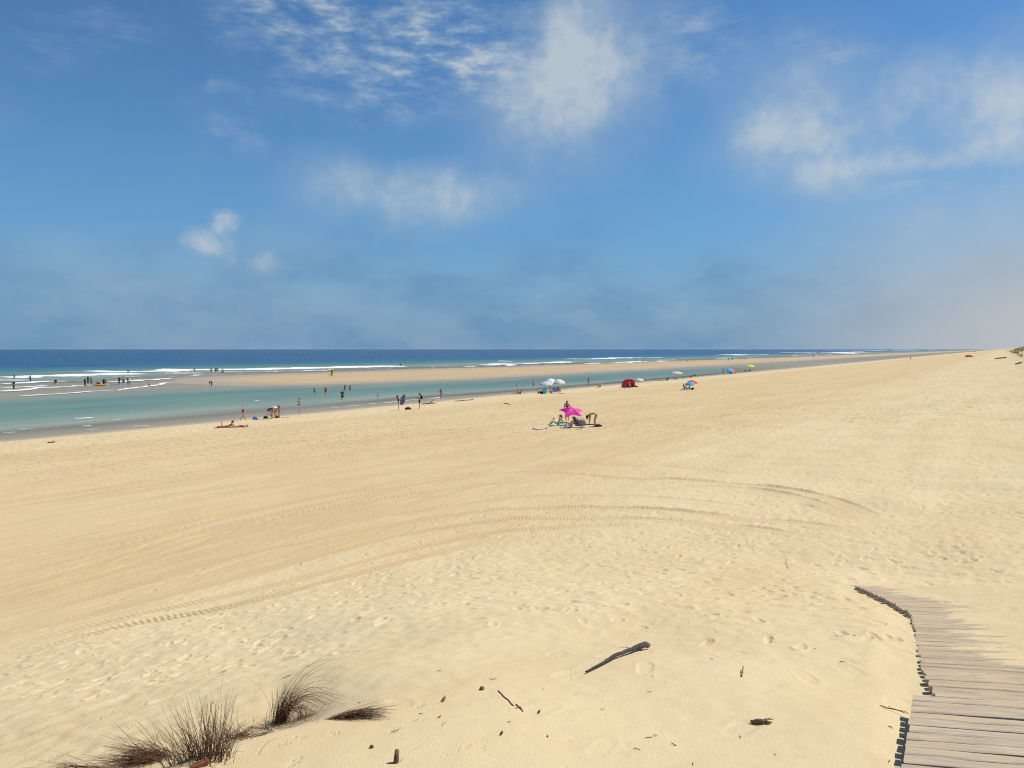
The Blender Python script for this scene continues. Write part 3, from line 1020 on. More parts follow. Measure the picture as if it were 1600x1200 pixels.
def boardwalk():
    low_m = wood_material('weathered_boards', (0.54, 0.43, 0.29), (0.56, 0.42, 0.255))
    up_m = wood_material('grey_deck_boards', (0.55, 0.45, 0.32), (0.55, 0.41, 0.255))
    R = random.Random(2)
    # lower, half buried run
    root = thing('boardwalk', 'weathered roll-out boardwalk of narrow grey slats half buried in sand', 'boardwalk', (3.07, 5.45, float(plank_z(np.array(5.45), 0.0))))
    inv = Matrix.Translation(root.location).inverted()
    def shear_of(e):
        return float((e @ AXIS) / (e @ np.array([-AXIS[1], AXIS[0]])))
    shears = [shear_of(EDGE[i + 1] - EDGE[i]) for i in range(len(EDGE) - 1)]
    meshes = [[plank_mesh('plank', 1.75, 0.074, 0.050, 10 * j + i, low_m, sh) for i in range(4)] for j, sh in enumerate(shears)]
    seg = np.r_[0, np.cumsum(np.hypot(np.diff(EDGE[:, 0]), np.diff(EDGE[:, 1])))]
    a = 0.35
    tot = seg[-1]
    left_pts = []
    while a < tot - 0.02:
        xe = np.interp(a, seg, EDGE[:, 0]); ye = np.interp(a, seg, EDGE[:, 1])
        z0 = float(plank_z(np.array(ye), 0.0)); z1 = float(plank_z(np.array(ye), 1.6))
        ax = AXIS + np.array([R.uniform(-.006, .006), R.uniform(-.012, .012)])
        tilt = math.atan2(z1 - z0, 1.6)
        j = min(max(int(np.searchsorted(seg, a)) - 1, 0), len(shears) - 1)
        o = bpy.data.objects.new('plank', R.choice(meshes[j]))
        COL.objects.link(o)
        o.parent = root
        sh = R.uniform(-.018, .012)
        rot = Euler((R.uniform(-.02, .02), 0, math.atan2(ax[1], ax[0]))).to_matrix().to_4x4() @ Matrix.Rotation(-tilt, 4, 'Y')
        o.matrix_parent_inverse = Matrix()
        o.matrix_basis = inv @ (Matrix.Translation((xe + AXIS[0] * sh, ye + AXIS[1] * sh, z0 - 0.026 + R.uniform(-.007, .006))) @ rot)
        left_pts.append((xe + AXIS[0] * .16, ye + AXIS[1] * .16, z0 - .055))
        a += 0.104 if a < 3.1 else 0.098
    # the two batten strips the slats are fastened to
    for c in (0.035, 1.45):
        mb = MB()
        pts = [(p[0] + AXIS[0] * (c - .16), p[1] + AXIS[1] * (c - .16), p[2] + .055 * (c - .16) - .012) for p in left_pts]
        mb.tube(pts, 0.03, 4, flat=0.5)
        o = mb.build('batten', low_m, root); o.matrix_parent_inverse = inv
    # upper deck in front, lying over the end of the lower run
    P0 = np.array([2.10, 4.02]); P1 = np.array([2.80, 5.24])
    zf = lambda q: float(terrain(*(P0 + (P1 - P0) * q))) + 0.115
    root2 = thing('boardwalk', 'broad grey plank deck overlapping the slatted run at the lower right', 'boardwalk', (P1[0], P1[1], zf(1.0)))
    inv2 = Matrix.Translation(root2.location).inverted()
    meshes = [plank_mesh('plank', 2.3, 0.118, 0.045, 200 + i, up_m, shear_of(P1 - P0)) for i in range(5)]
    L = np.linalg.norm(P1 - P0)
    dr = (P1 - P0) / L
    n = int((L + 0.7) / 0.143)
    ends = []
    for i in range(n):
        q = (L - 0.066 - i * 0.143) / L
        p = P0 + (P1 - P0) * q
        o = bpy.data.objects.new('plank', meshes[i % 5]); COL.objects.link(o); o.parent = root2
        o.matrix_basis = inv2 @ (Matrix.Translation((p[0] + R.uniform(-.008, .008), p[1], zf(q) - 0.022 + R.uniform(-.003, .003))) @ Euler((R.uniform(-.015, .015) + math.atan2(zf(1.0) - zf(0), L) * 1.0, 0, math.atan2(AXIS[1], AXIS[0]) + R.uniform(-.004, .004))).to_matrix().to_4x4() @ Matrix.Rotation(-0.058, 4, 'Y'))
        ends.append((p[0], p[1], zf(q) - .045))
    for c in (0.035, 1.1, 2.1):
        mb = MB()
        a0, b0 = np.array(ends[0]), np.array(ends[-1])
        sh = np.array([AXIS[0] * c, AXIS[1] * c, .058 * c])
        rot = Vector(b0 - a0).to_track_quat('X', 'Z').to_matrix()
        mb.box((a0 + b0) / 2 + sh - np.array([0, 0, .047]), (np.linalg.norm(b0 - a0) + .1, .05, .09), rot)
        o = mb.build('joist', low_m, root2); o.matrix_parent_inverse = inv2


boardwalk()

# ------------------------------------------------------------------ dune grass and driftwood
M_GRASS = mat('dead_grass', (0.19, 0.105, 0.06), 0.7, 0.2, 0.5, 25, col2=(0.085, 0.042, 0.026))
M_STRAW = mat('straw', (0.20, 0.135, 0.07), 0.8, 0.1, 0.4, 20)
M_DRIFT = mat('driftwood', (0.085, 0.066, 0.052), 0.8, 0.2, 0.5, 30, bump=0.004, col2=(0.035, 0.027, 0.022), stretch=(1, 6, 6))
M_CHIP = mat('brown_wood', (0.17, 0.10, 0.055), 0.8, 0.15, 0.4, 40, bump=0.002)


def grass(name, label, specs, group='dead grass clumps along the dune edge', px=None):
    """specs: list of (root offset xy spread, count, length, lean vector, curl, splay)"""
    base = gpt(*px)
    root = thing(name, label, 'grass', base, group=group)
    R = random.Random(int(px[0] * 7 + px[1]))
    for part, (ox, oy, sx, sy, cnt, ln, lean, curl, splay) in enumerate(specs):
        mb = MB()
        for i in range(int(cnt * .72)):
            x = ox + R.gauss(0, sx); y = oy + R.gauss(0, sy)
            z = float(ground(base[0] + x, base[1] + y)) - base[2] - 0.012
            L = ln * R.uniform(0.5, 1.25)
            d = np.array([lean[0] + R.gauss(0, splay), lean[1] + R.gauss(0, splay), lean[2] + abs(R.gauss(0, splay * .4))])
            d /= np.linalg.norm(d)
            p = np.array([x, y, z]); pts = [p.copy()]
            n = 7
            cv = curl * R.uniform(0.4, 1.5)
            side = np.array([R.gauss(0, .05), R.gauss(0, .05), 0])
            hd = np.array([d[0], d[1], 0]); hd /= np.linalg.norm(hd) + 1e-6
            th0 = math.acos(max(-1, min(1, d[2])))
            for j in range(n):
                th = min(th0 + cv * 1.35 * ((j + 1) / n) ** 1.3, 2.9)
                d = hd * math.sin(th) + np.array([0, 0, math.cos(th)]) + side
                d /= np.linalg.norm(d)
                p = p + d * L / n
                g = float(terrain(base[0] + p[0], base[1] + p[1])) - base[2] + 0.006
                if p[2] < g:
                    p[2] = g + R.uniform(0, .015); d[2] = abs(d[2]) * .2
                pts.append(p.copy())
            w = 0.0018 * R.uniform(.7, 1.3)
            mb.tube(pts, [w * (1 - .75 * j / n) for j in range(n + 1)], 3, caps=False)
        mb.build('blades', M_GRASS if R.random() < 2 else M_STRAW, root)
    return root


def dune_grass():
    grass('grass_clump', 'tall upright dark grass clump, highest stems left of the drooping clump', [
        (-.05, 0, .07, .05, 120, .30, (-.25, 0, 1), .25, .18), (.06, 0, .04, .05, 110, .36, (.05, 0, 1), .08, .11), (.0, 0, .10, .05, 110, .20, (0, -.1, 1), .5, .35),
        (.10, -.02, .05, .04, 70, .22, (.35, 0, 1), .3, .2)], px=(312, 1188))
    grass('grass_clump', 'drooping dark grass clump bent over like a folded sheaf', [
        (-.13, 0, .035, .03, 110, .27, (.10, 0, 1), .12, .10), (-.12, .01, .025, .03, 170, .60, (.10, -.02, 1), 1.75, .05), (.05, 0, .03, .02, 50, .14, (-.15, 0, 1), .3, .2),
        (-.05, -.02, .06, .03, 60, .2, (.8, -.2, .25), .3, .25)], px=(462, 1128))
    grass('grass_clump', 'dark sheaf of dead grass lying flat at the crest\'s right end', [
        (-.19, 0, .025, .015, 170, .36, (1, -.05, .45), .35, .07), (-.16, 0, .03, .02, 120, .34, (1, -.05, .3), .30, .08), (-.05, 0, .06, .015, 60, .16, (1, .0, .3), .3, .15)], px=(556, 1126))
    grass('grass_clump', 'low sprawling dark grass clump between the two tall clumps', [
        (-.03, 0, .05, .03, 110, .20, (.55, -.1, .5), .5, .35), (.10, 0, .06, .03, 70, .18, (1, 0, .35), .3, .3), (-.06, 0, .05, .03, 40, .2, (-.5, 0, .8), .3, .3)], px=(378, 1160))
    grass('grass_clump', 'thick matted dark grass lying left of the tallest clump', [
        (.10, 0, .06, .04, 150, .36, (-1, 0, .45), .45, .17), (.0, 0, .07, .04, 130, .30, (-1, 0, .2), .3, .2), (.05, -.03, .07, .03, 80, .22, (-.6, -.4, .5), .4, .3),
        (.05, 0, .06, .03, 26, .34, (-.8, .1, .9), .35, .25)], px=(236, 1193))
    grass('grass_clump', 'thin arching grass at the bottom left edge of the dune', [
        (.12, 0, .06, .04, 80, .34, (-1, 0, .35), .5, .15), (.0, 0, .08, .04, 60, .25, (-1, 0, .25), .4, .22)], px=(122, 1210))
    # a wisp of straw by the crest
    grass('grass_clump', 'short wisps of grass beside the drooping clump\'s left foot', [
        (0, 0, .03, .02, 24, .12, (-.2, 0, 1), .3, .4), (-.02, 0, .02, .02, 14, .2, (-1, 0, .45), .5, .2)], px=(420, 1143))


dune_grass()


def on_ground(u0, v0, u1, v1, r, lift0=0.0, lift1=0.0, n=8, wob=0.01, seed=0):
    """points of a stick whose ends lie on the ground at two places"""
    A, B = gpt(u0, v0), gpt(u1, v1)
    R = random.Random(seed)
    out = []
    for i in range(n + 1):
        q = i / n
        p = A + (B - A) * q
        p[2] = float(terrain(p[0], p[1]) + relief(p[0], p[1])) + r * 0.7 + lift0 * (1 - q) + lift1 * q
        p[:2] += [R.uniform(-wob, wob), R.uniform(-wob, wob)]
        out.append(p)
    return out


def stick(name, label, cat, px, rad, material, group=None, wob=0.008, seed=1, n=8, lifts=(0, 0), segs=8, twig=None):
    pts = on_ground(*px, r=max(rad), wob=wob, seed=seed, n=n, lift0=lifts[0], lift1=lifts[1])
    base = pts[0].copy()
    R = random.Random(seed)
    mb = MB()
    rr = [np.interp(i / n, np.linspace(0, 1, len(rad)), rad) * R.uniform(.88, 1.12) for i in range(n + 1)]
    mb.tube([p - base for p in pts], rr, segs)
    for t_ in (twig or []):
        i, dv, L, r_ = t_
        a = pts[i] - base
        mb.tube([a, a + np.array(dv) * L * .5 + [0, 0, .01], a + np.array(dv) * L], [r_, r_ * .8, r_ * .4], 5)
    o = mb.build(name, material)
    o.location = base
    return tag(o, label, cat, group)


def driftwood():
    root = stick('driftwood_branch', 'dark driftwood branch with a thick knotted end lying on pale sand', 'driftwood', (916, 1044, 1008, 1003),
                 [.008, .010, .012, .013, .016, .017, .020, .027, .024], M_DRIFT, wob=.006, seed=4, n=16, lifts=(0, .03), segs=10,
                 twig=[(5, (-.3, .6, .25), .03, .005), (12, (-.9, .35, .0), .12, .003)])
    # split end face and snapped lobe; paler colour stands in for light on it
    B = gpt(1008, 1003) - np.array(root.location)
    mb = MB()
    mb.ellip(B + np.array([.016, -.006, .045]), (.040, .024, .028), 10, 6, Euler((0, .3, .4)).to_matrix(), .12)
    mb.build('broken_end', mat('driftwood_lit_end', (0.17, 0.145, 0.12), 0.85, 0.1, 0.45, 60, bump=.004), root)
    stick('stick', 'long thin curved brown stick lying in mid foreground sand', 'stick', (779, 1079, 802, 1104), [.004, .005, .004], M_CHIP, 'sticks on the near sand', .006, 3)
    stick('stick', 'short forked twig just right of the curved brown stick', 'stick', (806, 1102, 818, 1112), [.004, .006, .003], M_CHIP, 'sticks on the near sand', .004, 5, twig=[(4, (-.6, -.5, .1), .06, .003)])
    stick('stick', 'long pale straw standing slightly bent in the churned sand right of centre', 'stick', (1232, 886, 1228, 874), [.004, .003], M_CHIP, 'sticks on the near sand', .01, 6, lifts=(0, .05))
    stick('bark_piece', 'curled brown piece of bark lying near the boardwalk', 'bark', (1173, 1124, 1206, 1130), [.010, .020, .017, .006], M_CHIP, None, .006, 7, n=8, twig=[(3, (.9, .1, .05), .12, .005), (5, (.8, .4, .1), .09, .004)])
    stick('stick', 'thin dark stick with a kink left of the boardwalk edge', 'stick', (1378, 1100, 1419, 1111), [.003, .005, .004, .002], M_CHIP, 'sticks on the near sand', .012, 8, twig=[(6, (.5, -.8, .05), .08, .003)])
    stick('stick', 'short dark twig upright in sand below the white scrap', 'stick', (1159, 1060, 1161, 1048), [.006, .004], M_CHIP, 'sticks on the near sand', .004, 9, lifts=(0, .03))
    # stub of wood and peg at the bottom edge
    p = gpt(619, 1197)
    mb = MB()
    mb.tube([(0, 0, -.06), (0, 0, 0), (.003, 0, .035), (.006, .004, .072)], [.016, .016, .015, .012], 7)
    o = mb.build('wooden_peg', M_CHIP); o.location = p
    tag(o, 'short brown wooden peg sticking out of the sand at the bottom edge', 'peg')
    p = gpt(312, 1200)
    mb = MB()
    mb.box((0, 0, .012), (.10, .035, .03), Euler((.1, -.25, .45)).to_matrix())
    o = mb.build('wood_offcut', mat('red_wood', (.22, .09, .045), .8, .1, .3, 40), bevel=.005); o.location = p
    tag(o, 'reddish wooden offcut poking out of sand under the grass', 'wood')
    for (u, v, sx, sy, lab, colr) in [(753, 1077, .032, .022, 'small dark pine cone lying by the curved brown stick', (.11, .085, .055)),
                                      (693, 1097, .02, .035, 'dry brown leaf standing upright in the sand left of the cone', (.30, .20, .10)),
                                      (783, 1153, .014, .022, 'small dark grey seed pod on the near sand', (.10, .09, .07)),
                                      (842, 1113, .014, .022, 'little brown seed pod right of the forked twig', (.20, .11, .06)),
                                      (581, 1175, .022, .014, 'small dark wood chip right of the grass crest', (.12, .07, .045))]:
        p = gpt(u, v)
        mb = MB()
        sx, sy = sx * .75, sy * .75
        mb.ellip((0, 0, sy * .6), (sx, sx * .7, sy), 9, 6, Euler((.3, .4, 1)).to_matrix(), .18)
        nm = 'pine_cone' if 'cone' in lab else 'dry_leaf' if 'leaf' in lab else 'wood_chip' if 'chip' in lab else 'seed_pod'
        o = mb.build(nm, mat(nm + str(u), colr, .85, .1, .4, 80)); o.location = p
        tag(o, lab, nm.split('_')[1])
    p = gpt(1113, 1028)
    mb = MB(); mb.box((0, 0, .008), (.035, .014, .012), Euler((0, .1, -.6)).to_matrix())
    o = mb.build('paper_scrap', mat('white_paper', (.8, .8, .78), .7, .2, .05), bevel=.003); o.location = p
    tag(o, 'tiny white paper scrap on the sand right of the driftwood', 'litter')
    # uncountable bits of straw and twig
    R = random.Random(77)
    mb = MB()
    cl = [(R.uniform(600, 1440), R.uniform(900, 1195)) for _ in range(26)] + [(640, 1150), (865, 1165), (1225, 1110), (1130, 1110), (1390, 1090), (1330, 1000), (1210, 975), (1345, 1010)]
    cnt = 0
    spots = []
    for i in range(42):
        if R.random() < .6:
            c = R.choice(cl); spots.append((c[0] + R.gauss(0, 28), c[1] + R.gauss(0, 14)))
        else:
            spots.append((R.uniform(380, 1600), 1195 - 420 * R.random() ** 1.6))
    for u, v in spots:
        v = min(max(v, 700), 1215)
        p = hit(u, v)
        a = R.uniform(0, 6.28); L = R.uniform(.012, .06) * (1.0 if R.random() < .85 else 2.0)
        q = np.array([math.cos(a), math.sin(a), 0])
        pts = []
        for j in (-.5, 0, .5):
            w = p + q * L * j
            pts.append((w[0] + R.uniform(-.004, .004), w[1] + R.uniform(-.004, .004), float(ground(w[0], w[1])) + R.uniform(.001, .010)))
        mb.tube(pts, R.uniform(.0015, .0038), 3)
    o = mb.build('straw_litter', M_CHIP)
    tag(o, 'scattered bits of straw and twig strewn over the near sand', 'litter', kind='stuff')
    # small wrack and sticks farther off
    stick('driftwood_stick', 'dark stick lying on the dry berm at the far left waterline', 'driftwood', (74, 693, 86, 691.5), [.04, .06, .04], M_DRIFT, None, .05, 12)
    stick('driftwood_stick', 'thin dark line of sticks on the berm beyond the backpack man', 'driftwood', (710, 627.4, 739, 625), [.03, .05, .06, .04, .07], M_DRIFT, None, .12, 13, n=14)
    stick('driftwood_stick', 'short dark stick on the sand left of the pink parasol', 'driftwood', (788, 630.5, 798, 632.3), [.04, .05, .03], M_DRIFT, None, .05, 14)
    stick('driftwood_stick', 'long dark log on the dune foot at the far right', 'driftwood', (1554, 560.8, 1572, 559.6), [.2, .25, .2], M_DRIFT, None, .2, 15)
    stick('driftwood_stick', 'short dark log at the right picture edge below the dune', 'driftwood', (1587, 569.8, 1597, 567.2), [.12, .2, .15], M_DRIFT, None, .1, 16)


driftwood()

# ------------------------------------------------------------------ people
BASE = dict(pel=(0, 0, .93), waist=(0, 0, 1.08), chest=(0, 0, 1.24), uch=(0, 0, 1.37), neck=(0, -.005, 1.46), head=(0, .012, 1.575), crown=(0, .0, 1.645),
            hip=(.085, 0, .90), knee=(.10, .02, .49), ank=(.10, -.01, .085), toe=(.125, .15, .03), sho=(.165, 0, 1.385), elb=(.225, -.03, 1.11), wri=(.245, .04, .87), hand=(.245, .065, .79))
SPINE = ['pel', 'waist', 'chest', 'uch', 'neck', 'head', 'crown']
LIMB = ['hip', 'knee', 'ank', 'toe', 'sho', 'elb', 'wri', 'hand']
RAD = dict(pel=.125, waist=.105, chest=.13, uch=.11, neck=.05, head=.086, crown=.068, hip=.094, knee=.060, ank=.040, toe=.032, sho=.064, elb=.044, wri=.030, hand=.034)


def pose(kind):
    J = {}
    for k_ in SPINE:
        J[k_] = np.array(BASE[k_], float)
    for k_ in LIMB:
        x, y, z = BASE[k_]
        J[k_ + 'R'] = np.array([x, y, z]); J[k_ + 'L'] = np.array([-x, y, z])
    tf = np.array([0, 1.0, 0]); hf = np.array([0, 1.0, 0])

    def st(**kw):
        for k_, v_ in kw.items():
            J[k_] = np.array(v_, float)

    def both(**kw):
        for k_, (x, y, z) in kw.items():
            J[k_ + 'R'] = np.array([x, y, z]); J[k_ + 'L'] = np.array([-x, y, z])
    if kind == 'walk':
        st(kneeR=(.09, .16, .52), ankR=(.09, .20, .10), toeR=(.10, .36, .06), kneeL=(-.09, -.02, .50), ankL=(-.09, -.30, .17), toeL=(-.10, -.22, .03),
           elbR=(.22, -.12, 1.13), wriR=(.22, -.10, .89), handR=(.22, -.09, .81), elbL=(-.22, .05, 1.12), wriL=(-.20, .24, .96), handL=(-.19, .31, .92))
        hf = np.array([0, .9, -.3])
    elif kind == 'wave':
        st(elbR=(.36, .02, 1.50), wriR=(.34, .04, 1.74), handR=(.34, .05, 1.82))
    elif kind == 'arms_up':
        both(elb=(.33, .06, 1.50), wri=(.14, .10, 1.70), hand=(.06, .10, 1.72))
    elif kind == 'hips':
        both(elb=(.37, -.08, 1.14), wri=(.19, .05, 1.0), hand=(.14, .09, .97))
    elif kind == 'hold':                                   # both hands forward at chest height
        both(elb=(.24, .10, 1.15), wri=(.17, .33, 1.22), hand=(.15, .40, 1.24))
        hf = np.array([0, .9, -.35])
    elif kind == 'hold_high':
        both(elb=(.24, .20, 1.36), wri=(.17, .40, 1.50), hand=(.15, .46, 1.54))
    elif kind == 'look_down':
        st(head=(0, .05, 1.555), crown=(0, .075, 1.62)); hf = np.array([0, .75, -.65])
        both(elb=(.24, .02, 1.13), wri=(.13, .24, 1.10), hand=(.07, .28, 1.10))
    elif kind == 'bend':
        st(pel=(0, -.14, .93), waist=(0, .02, .99), chest=(0, .20, .99), uch=(0, .33, .95), neck=(0, .41, .90), head=(0, .48, .80), crown=(0, .52, .735))
        both(hip=(.085, -.12, .90), knee=(.10, -.02, .49), ank=(.10, -.04, .085), toe=(.125, .12, .03), sho=(.16, .34, .93), elb=(.19, .36, .64), wri=(.13, .38, .40), hand=(.11, .39, .32))
        tf = np.array([0, .1, -1.0]); hf = np.array([0, -.5, -.8])
    elif kind == 'bend_deep':
        st(pel=(0, -.16, .93), waist=(0, .00, .96), chest=(0, .15, .88), uch=(0, .25, .79), neck=(0, .31, .71), head=(0, .36, .60), crown=(0, .38, .53))
        both(hip=(.085, -.14, .90), knee=(.10, -.03, .49), ank=(.10, -.04, .085), toe=(.125, .12, .03), sho=(.15, .27, .78), elb=(.17, .33, .50), wri=(.12, .36, .27), hand=(.10, .37, .19))
        tf = np.array([0, -.5, -1.0]); hf = np.array([0, -.9, -.4])
    elif kind in ('sit', 'recline', 'sit_knees'):
        st(pel=(0, 0, .12), waist=(0, -.05, .26), chest=(0, -.10, .42), uch=(0, -.13, .55), neck=(0, -.14, .635), head=(0, -.10, .75), crown=(0, -.11, .82))
        both(hip=(.09, .03, .11), knee=(.13, .40, .36), ank=(.12, .66, .075), toe=(.14, .82, .06), sho=(.165, -.13, .565), elb=(.22, -.30, .36), wri=(.24, -.40, .10), hand=(.25, -.40, .035))
        if kind == 'sit_knees':
            both(knee=(.12, .33, .46), ank=(.11, .42, .08), toe=(.12, .57, .035), elb=(.22, .06, .35), wri=(.14, .28, .36), hand=(.07, .36, .36))
        if kind == 'recline':
            st(waist=(0, -.09, .23), chest=(0, -.22, .34), uch=(0, -.32, .42), neck=(0, -.38, .47), head=(0, -.40, .59), crown=(0, -.43, .655))
            both(sho=(.165, -.33, .43), elb=(.23, -.46, .22), wri=(.24, -.38, .05), hand=(.24, -.30, .035))
            st(kneeL=(-.13, .43, .24), ankL=(-.13, .80, .065), toeL=(-.14, .85, .15), kneeR=(.14, .42, .33), ankR=(.14, .74, .07), toeR=(.15, .88, .07))
    elif kind in ('prone', 'prop', 'back'):
        st(pel=(0, 0, .12), waist=(0, .15, .11), chest=(0, .32, .12), uch=(0, .45, .13), neck=(0, .54, .14), head=(0, .65, .13), crown=(0, .72, .13))
        both(hip=(.085, -.03, .11), knee=(.11, -.45, .075), ank=(.12, -.86, .06), toe=(.14, -1.0, .035), sho=(.165, .47, .12), elb=(.30, .60, .05), wri=(.16, .76, .04), hand=(.08, .78, .04))
        tf = np.array([0, 0, -1.0]); hf = np.array([.5, 0, -1.0])
        if kind == 'prop':
            st(waist=(0, .14, .14), chest=(0, .28, .22), uch=(0, .38, .32), neck=(0, .43, .40), head=(0, .50, .51), crown=(0, .50, .58))
            both(sho=(.165, .40, .32), elb=(.20, .46, .05), wri=(.10, .64, .04), hand=(.05, .70, .04))
            st(kneeR=(.11, -.44, .08), ankR=(.10, -.50, .46), toeR=(.10, -.56, .60))
            hf = np.array([0, 1.0, -.2])
        if kind == 'back':
            both(toe=(.15, -.90, .20), elb=(.24, .22, .06), wri=(.25, 0, .045), hand=(.25, -.08, .04)); tf = np.array([0, 0, 1.0]); hf = np.array([0, 0, 1.0])
            st(kneeR=(.11, -.40, .33), ankR=(.11, -.66, .06), toeR=(.12, -.82, .05))
    elif kind == 'paddle':                                  # seated astride, arms out
        st(pel=(0, 0, .14), waist=(0, .01, .28), chest=(0, .03, .44), uch=(0, .04, .57), neck=(0, .05, .66), head=(0, .07, .77), crown=(0, .07, .84))
        both(hip=(.10, .02, .13), knee=(.22, .36, .22), ank=(.22, .62, .06), toe=(.24, .76, .05), sho=(.165, .04, .585), elb=(.30, .14, .40), wri=(.26, .36, .40), hand=(.24, .44, .40))
    return J, tf, hf


BONES = [('pel', 'waist', 'torso'), ('waist', 'chest', 'torso'), ('chest', 'uch', 'torso'), ('uch', 'neck', 'neck'), ('neck', 'head', 'neck'), ('head', 'crown', 'head')]
for S in 'LR':
    BONES += [('pel', 'hip' + S, 'pelvis'), ('hip' + S, 'knee' + S, 'thigh'), ('knee' + S, 'ank' + S, 'calf'), ('ank' + S, 'toe' + S, 'foot'),
              ('uch', 'sho' + S, 'shoulder'), ('sho' + S, 'elb' + S, 'uarm'), ('elb' + S, 'wri' + S, 'farm'), ('wri' + S, 'hand' + S, 'hand')]

SKIN = {n: mat('skin_' + n, c, 0.55, 0.3, 0.06, 20) for n, c in dict(fair=(.62, .38, .27), tan=(.48, .26, .16), brown=(.33, .17, .10), red=(.56, .28, .19)).items()}
HAIR = {n: mat('hair_' + n, c, 0.6, 0.3, 0.3, 60) for n, c in dict(black=(.012, .010, .009), brown=(.035, .018, .010), fair=(.22, .13, .06), white=(.7, .7, .68)).items()}
CLOTH = {n: mat('cloth_' + n, c, 0.85, 0.15, 0.10, 30) for n, c in dict(
    black=(.012, .012, .014), neoprene=(.016, .018, .022), navy=(.02, .03, .08), red=(.55, .03, .04), crimson=(.42, .03, .06), orange=(.85, .16, .07), yellow=(.75, .58, .04), white=(.78, .78, .76),
    grey=(.30, .30, .31), charcoal=(.07, .07, .075), tan=(.36, .24, .13), blue=(.04, .16, .55), maroon=(.10, .022, .025), teal=(.07, .45, .42), pink=(.75, .2, .35), dgreen=(.05, .09, .04)).items()}

PENDING = []


def person(label, px=None, H=1.68, kind='stand', rz=0.0, skin='tan', hair='brown', long_hair=False, wear=(), group=None, fingers=False, loc=None, water=None, hat=None, sink=0.0, cat='person'):
    """feet (or seat) at a pixel of the photograph; water = the visible waterline of a wader or swimmer"""
    if loc is None:
        if water is not None:
            p = hit(px[0], px[1], 0.0)
            gz = float(terrain(p[0], p[1]))
            loc = np.array([p[0], p[1], max(gz, -water)])
        else:
            loc = gpt(*px)
    J, tf, hf = pose(kind)
    k_ = H / 1.70
    ids = list(J.keys())
    names = SPINE + [n + S for S in 'LR' for n in LIMB]
    co = [J[n] * k_ for n in names]
    idx = {n: i for i, n in enumerate(names)}
    ed = [(idx[a], idx[b]) for a, b, _ in BONES]
    rad = [RAD[n.rstrip('LR')] * k_ for n in names]
    extra = []
    # nose and, where they can be seen at all, five fingers on each hand
    hfn = hf / np.linalg.norm(hf)
    if fingers:
        for S in 'LR':
            w, h = J['wri' + S], J['hand' + S]
            d = (h - w) / (np.linalg.norm(h - w) + 1e-6)
            side = np.cross(d, np.array([0, 1.0, .3])); side /= np.linalg.norm(side) + 1e-6
            curl = np.cross(side, d)
            for j, (off, ln) in enumerate(((-.030, .062), (-.010, .078), (.010, .074), (.028, .058))):
                a = h + side * off + d * .025
                b = a + d * ln * .55; c = b + (d * .8 + curl * .5) * ln * .5
                n0 = len(co)
                co += [a * k_, b * k_, c * k_]; rad += [.0095 * k_, .009 * k_, .008 * k_]
                ed += [(idx['hand' + S], n0), (n0, n0 + 1), (n0 + 1, n0 + 2)]
            a = w + (h - w) * .35 + side * -.036
            b = a + (d * .7 - side * .6) * .045
            n0 = len(co)
            co += [a * k_, b * k_]; rad += [.012 * k_, .010 * k_]
            ed += [(idx['wri' + S], n0), (n0, n0 + 1)]
        a = J['head'] - (J['crown'] - J['head']) * .25 + hfn * .092
        co.append(a * k_); rad.append(.016 * k_); ed.append((idx['head'], len(co) - 1))
    me = bpy.data.meshes.new('body')
    me.from_pydata([tuple(c) for c in co], ed, [])
    root = thing('person', label, cat, tuple(loc - np.array([0, 0, sink])), rz, group)
    ob = link('body', me, None, root)
    sk = ob.modifiers.new('skin', 'SKIN')
    sk.use_smooth_shade = True
    sd_ = me.skin_vertices[0].data
    for i, r_ in enumerate(rad):
        sd_[i].radius = (r_, r_)
        sd_[i].use_root = (i == 0)
    ss = ob.modifiers.new('sub', 'SUBSURF'); ss.levels = 1; ss.render_levels = 1
    PENDING.append((ob, root, J, tf, hfn, k_, skin, hair, long_hair, wear, hat, fingers))
    return root


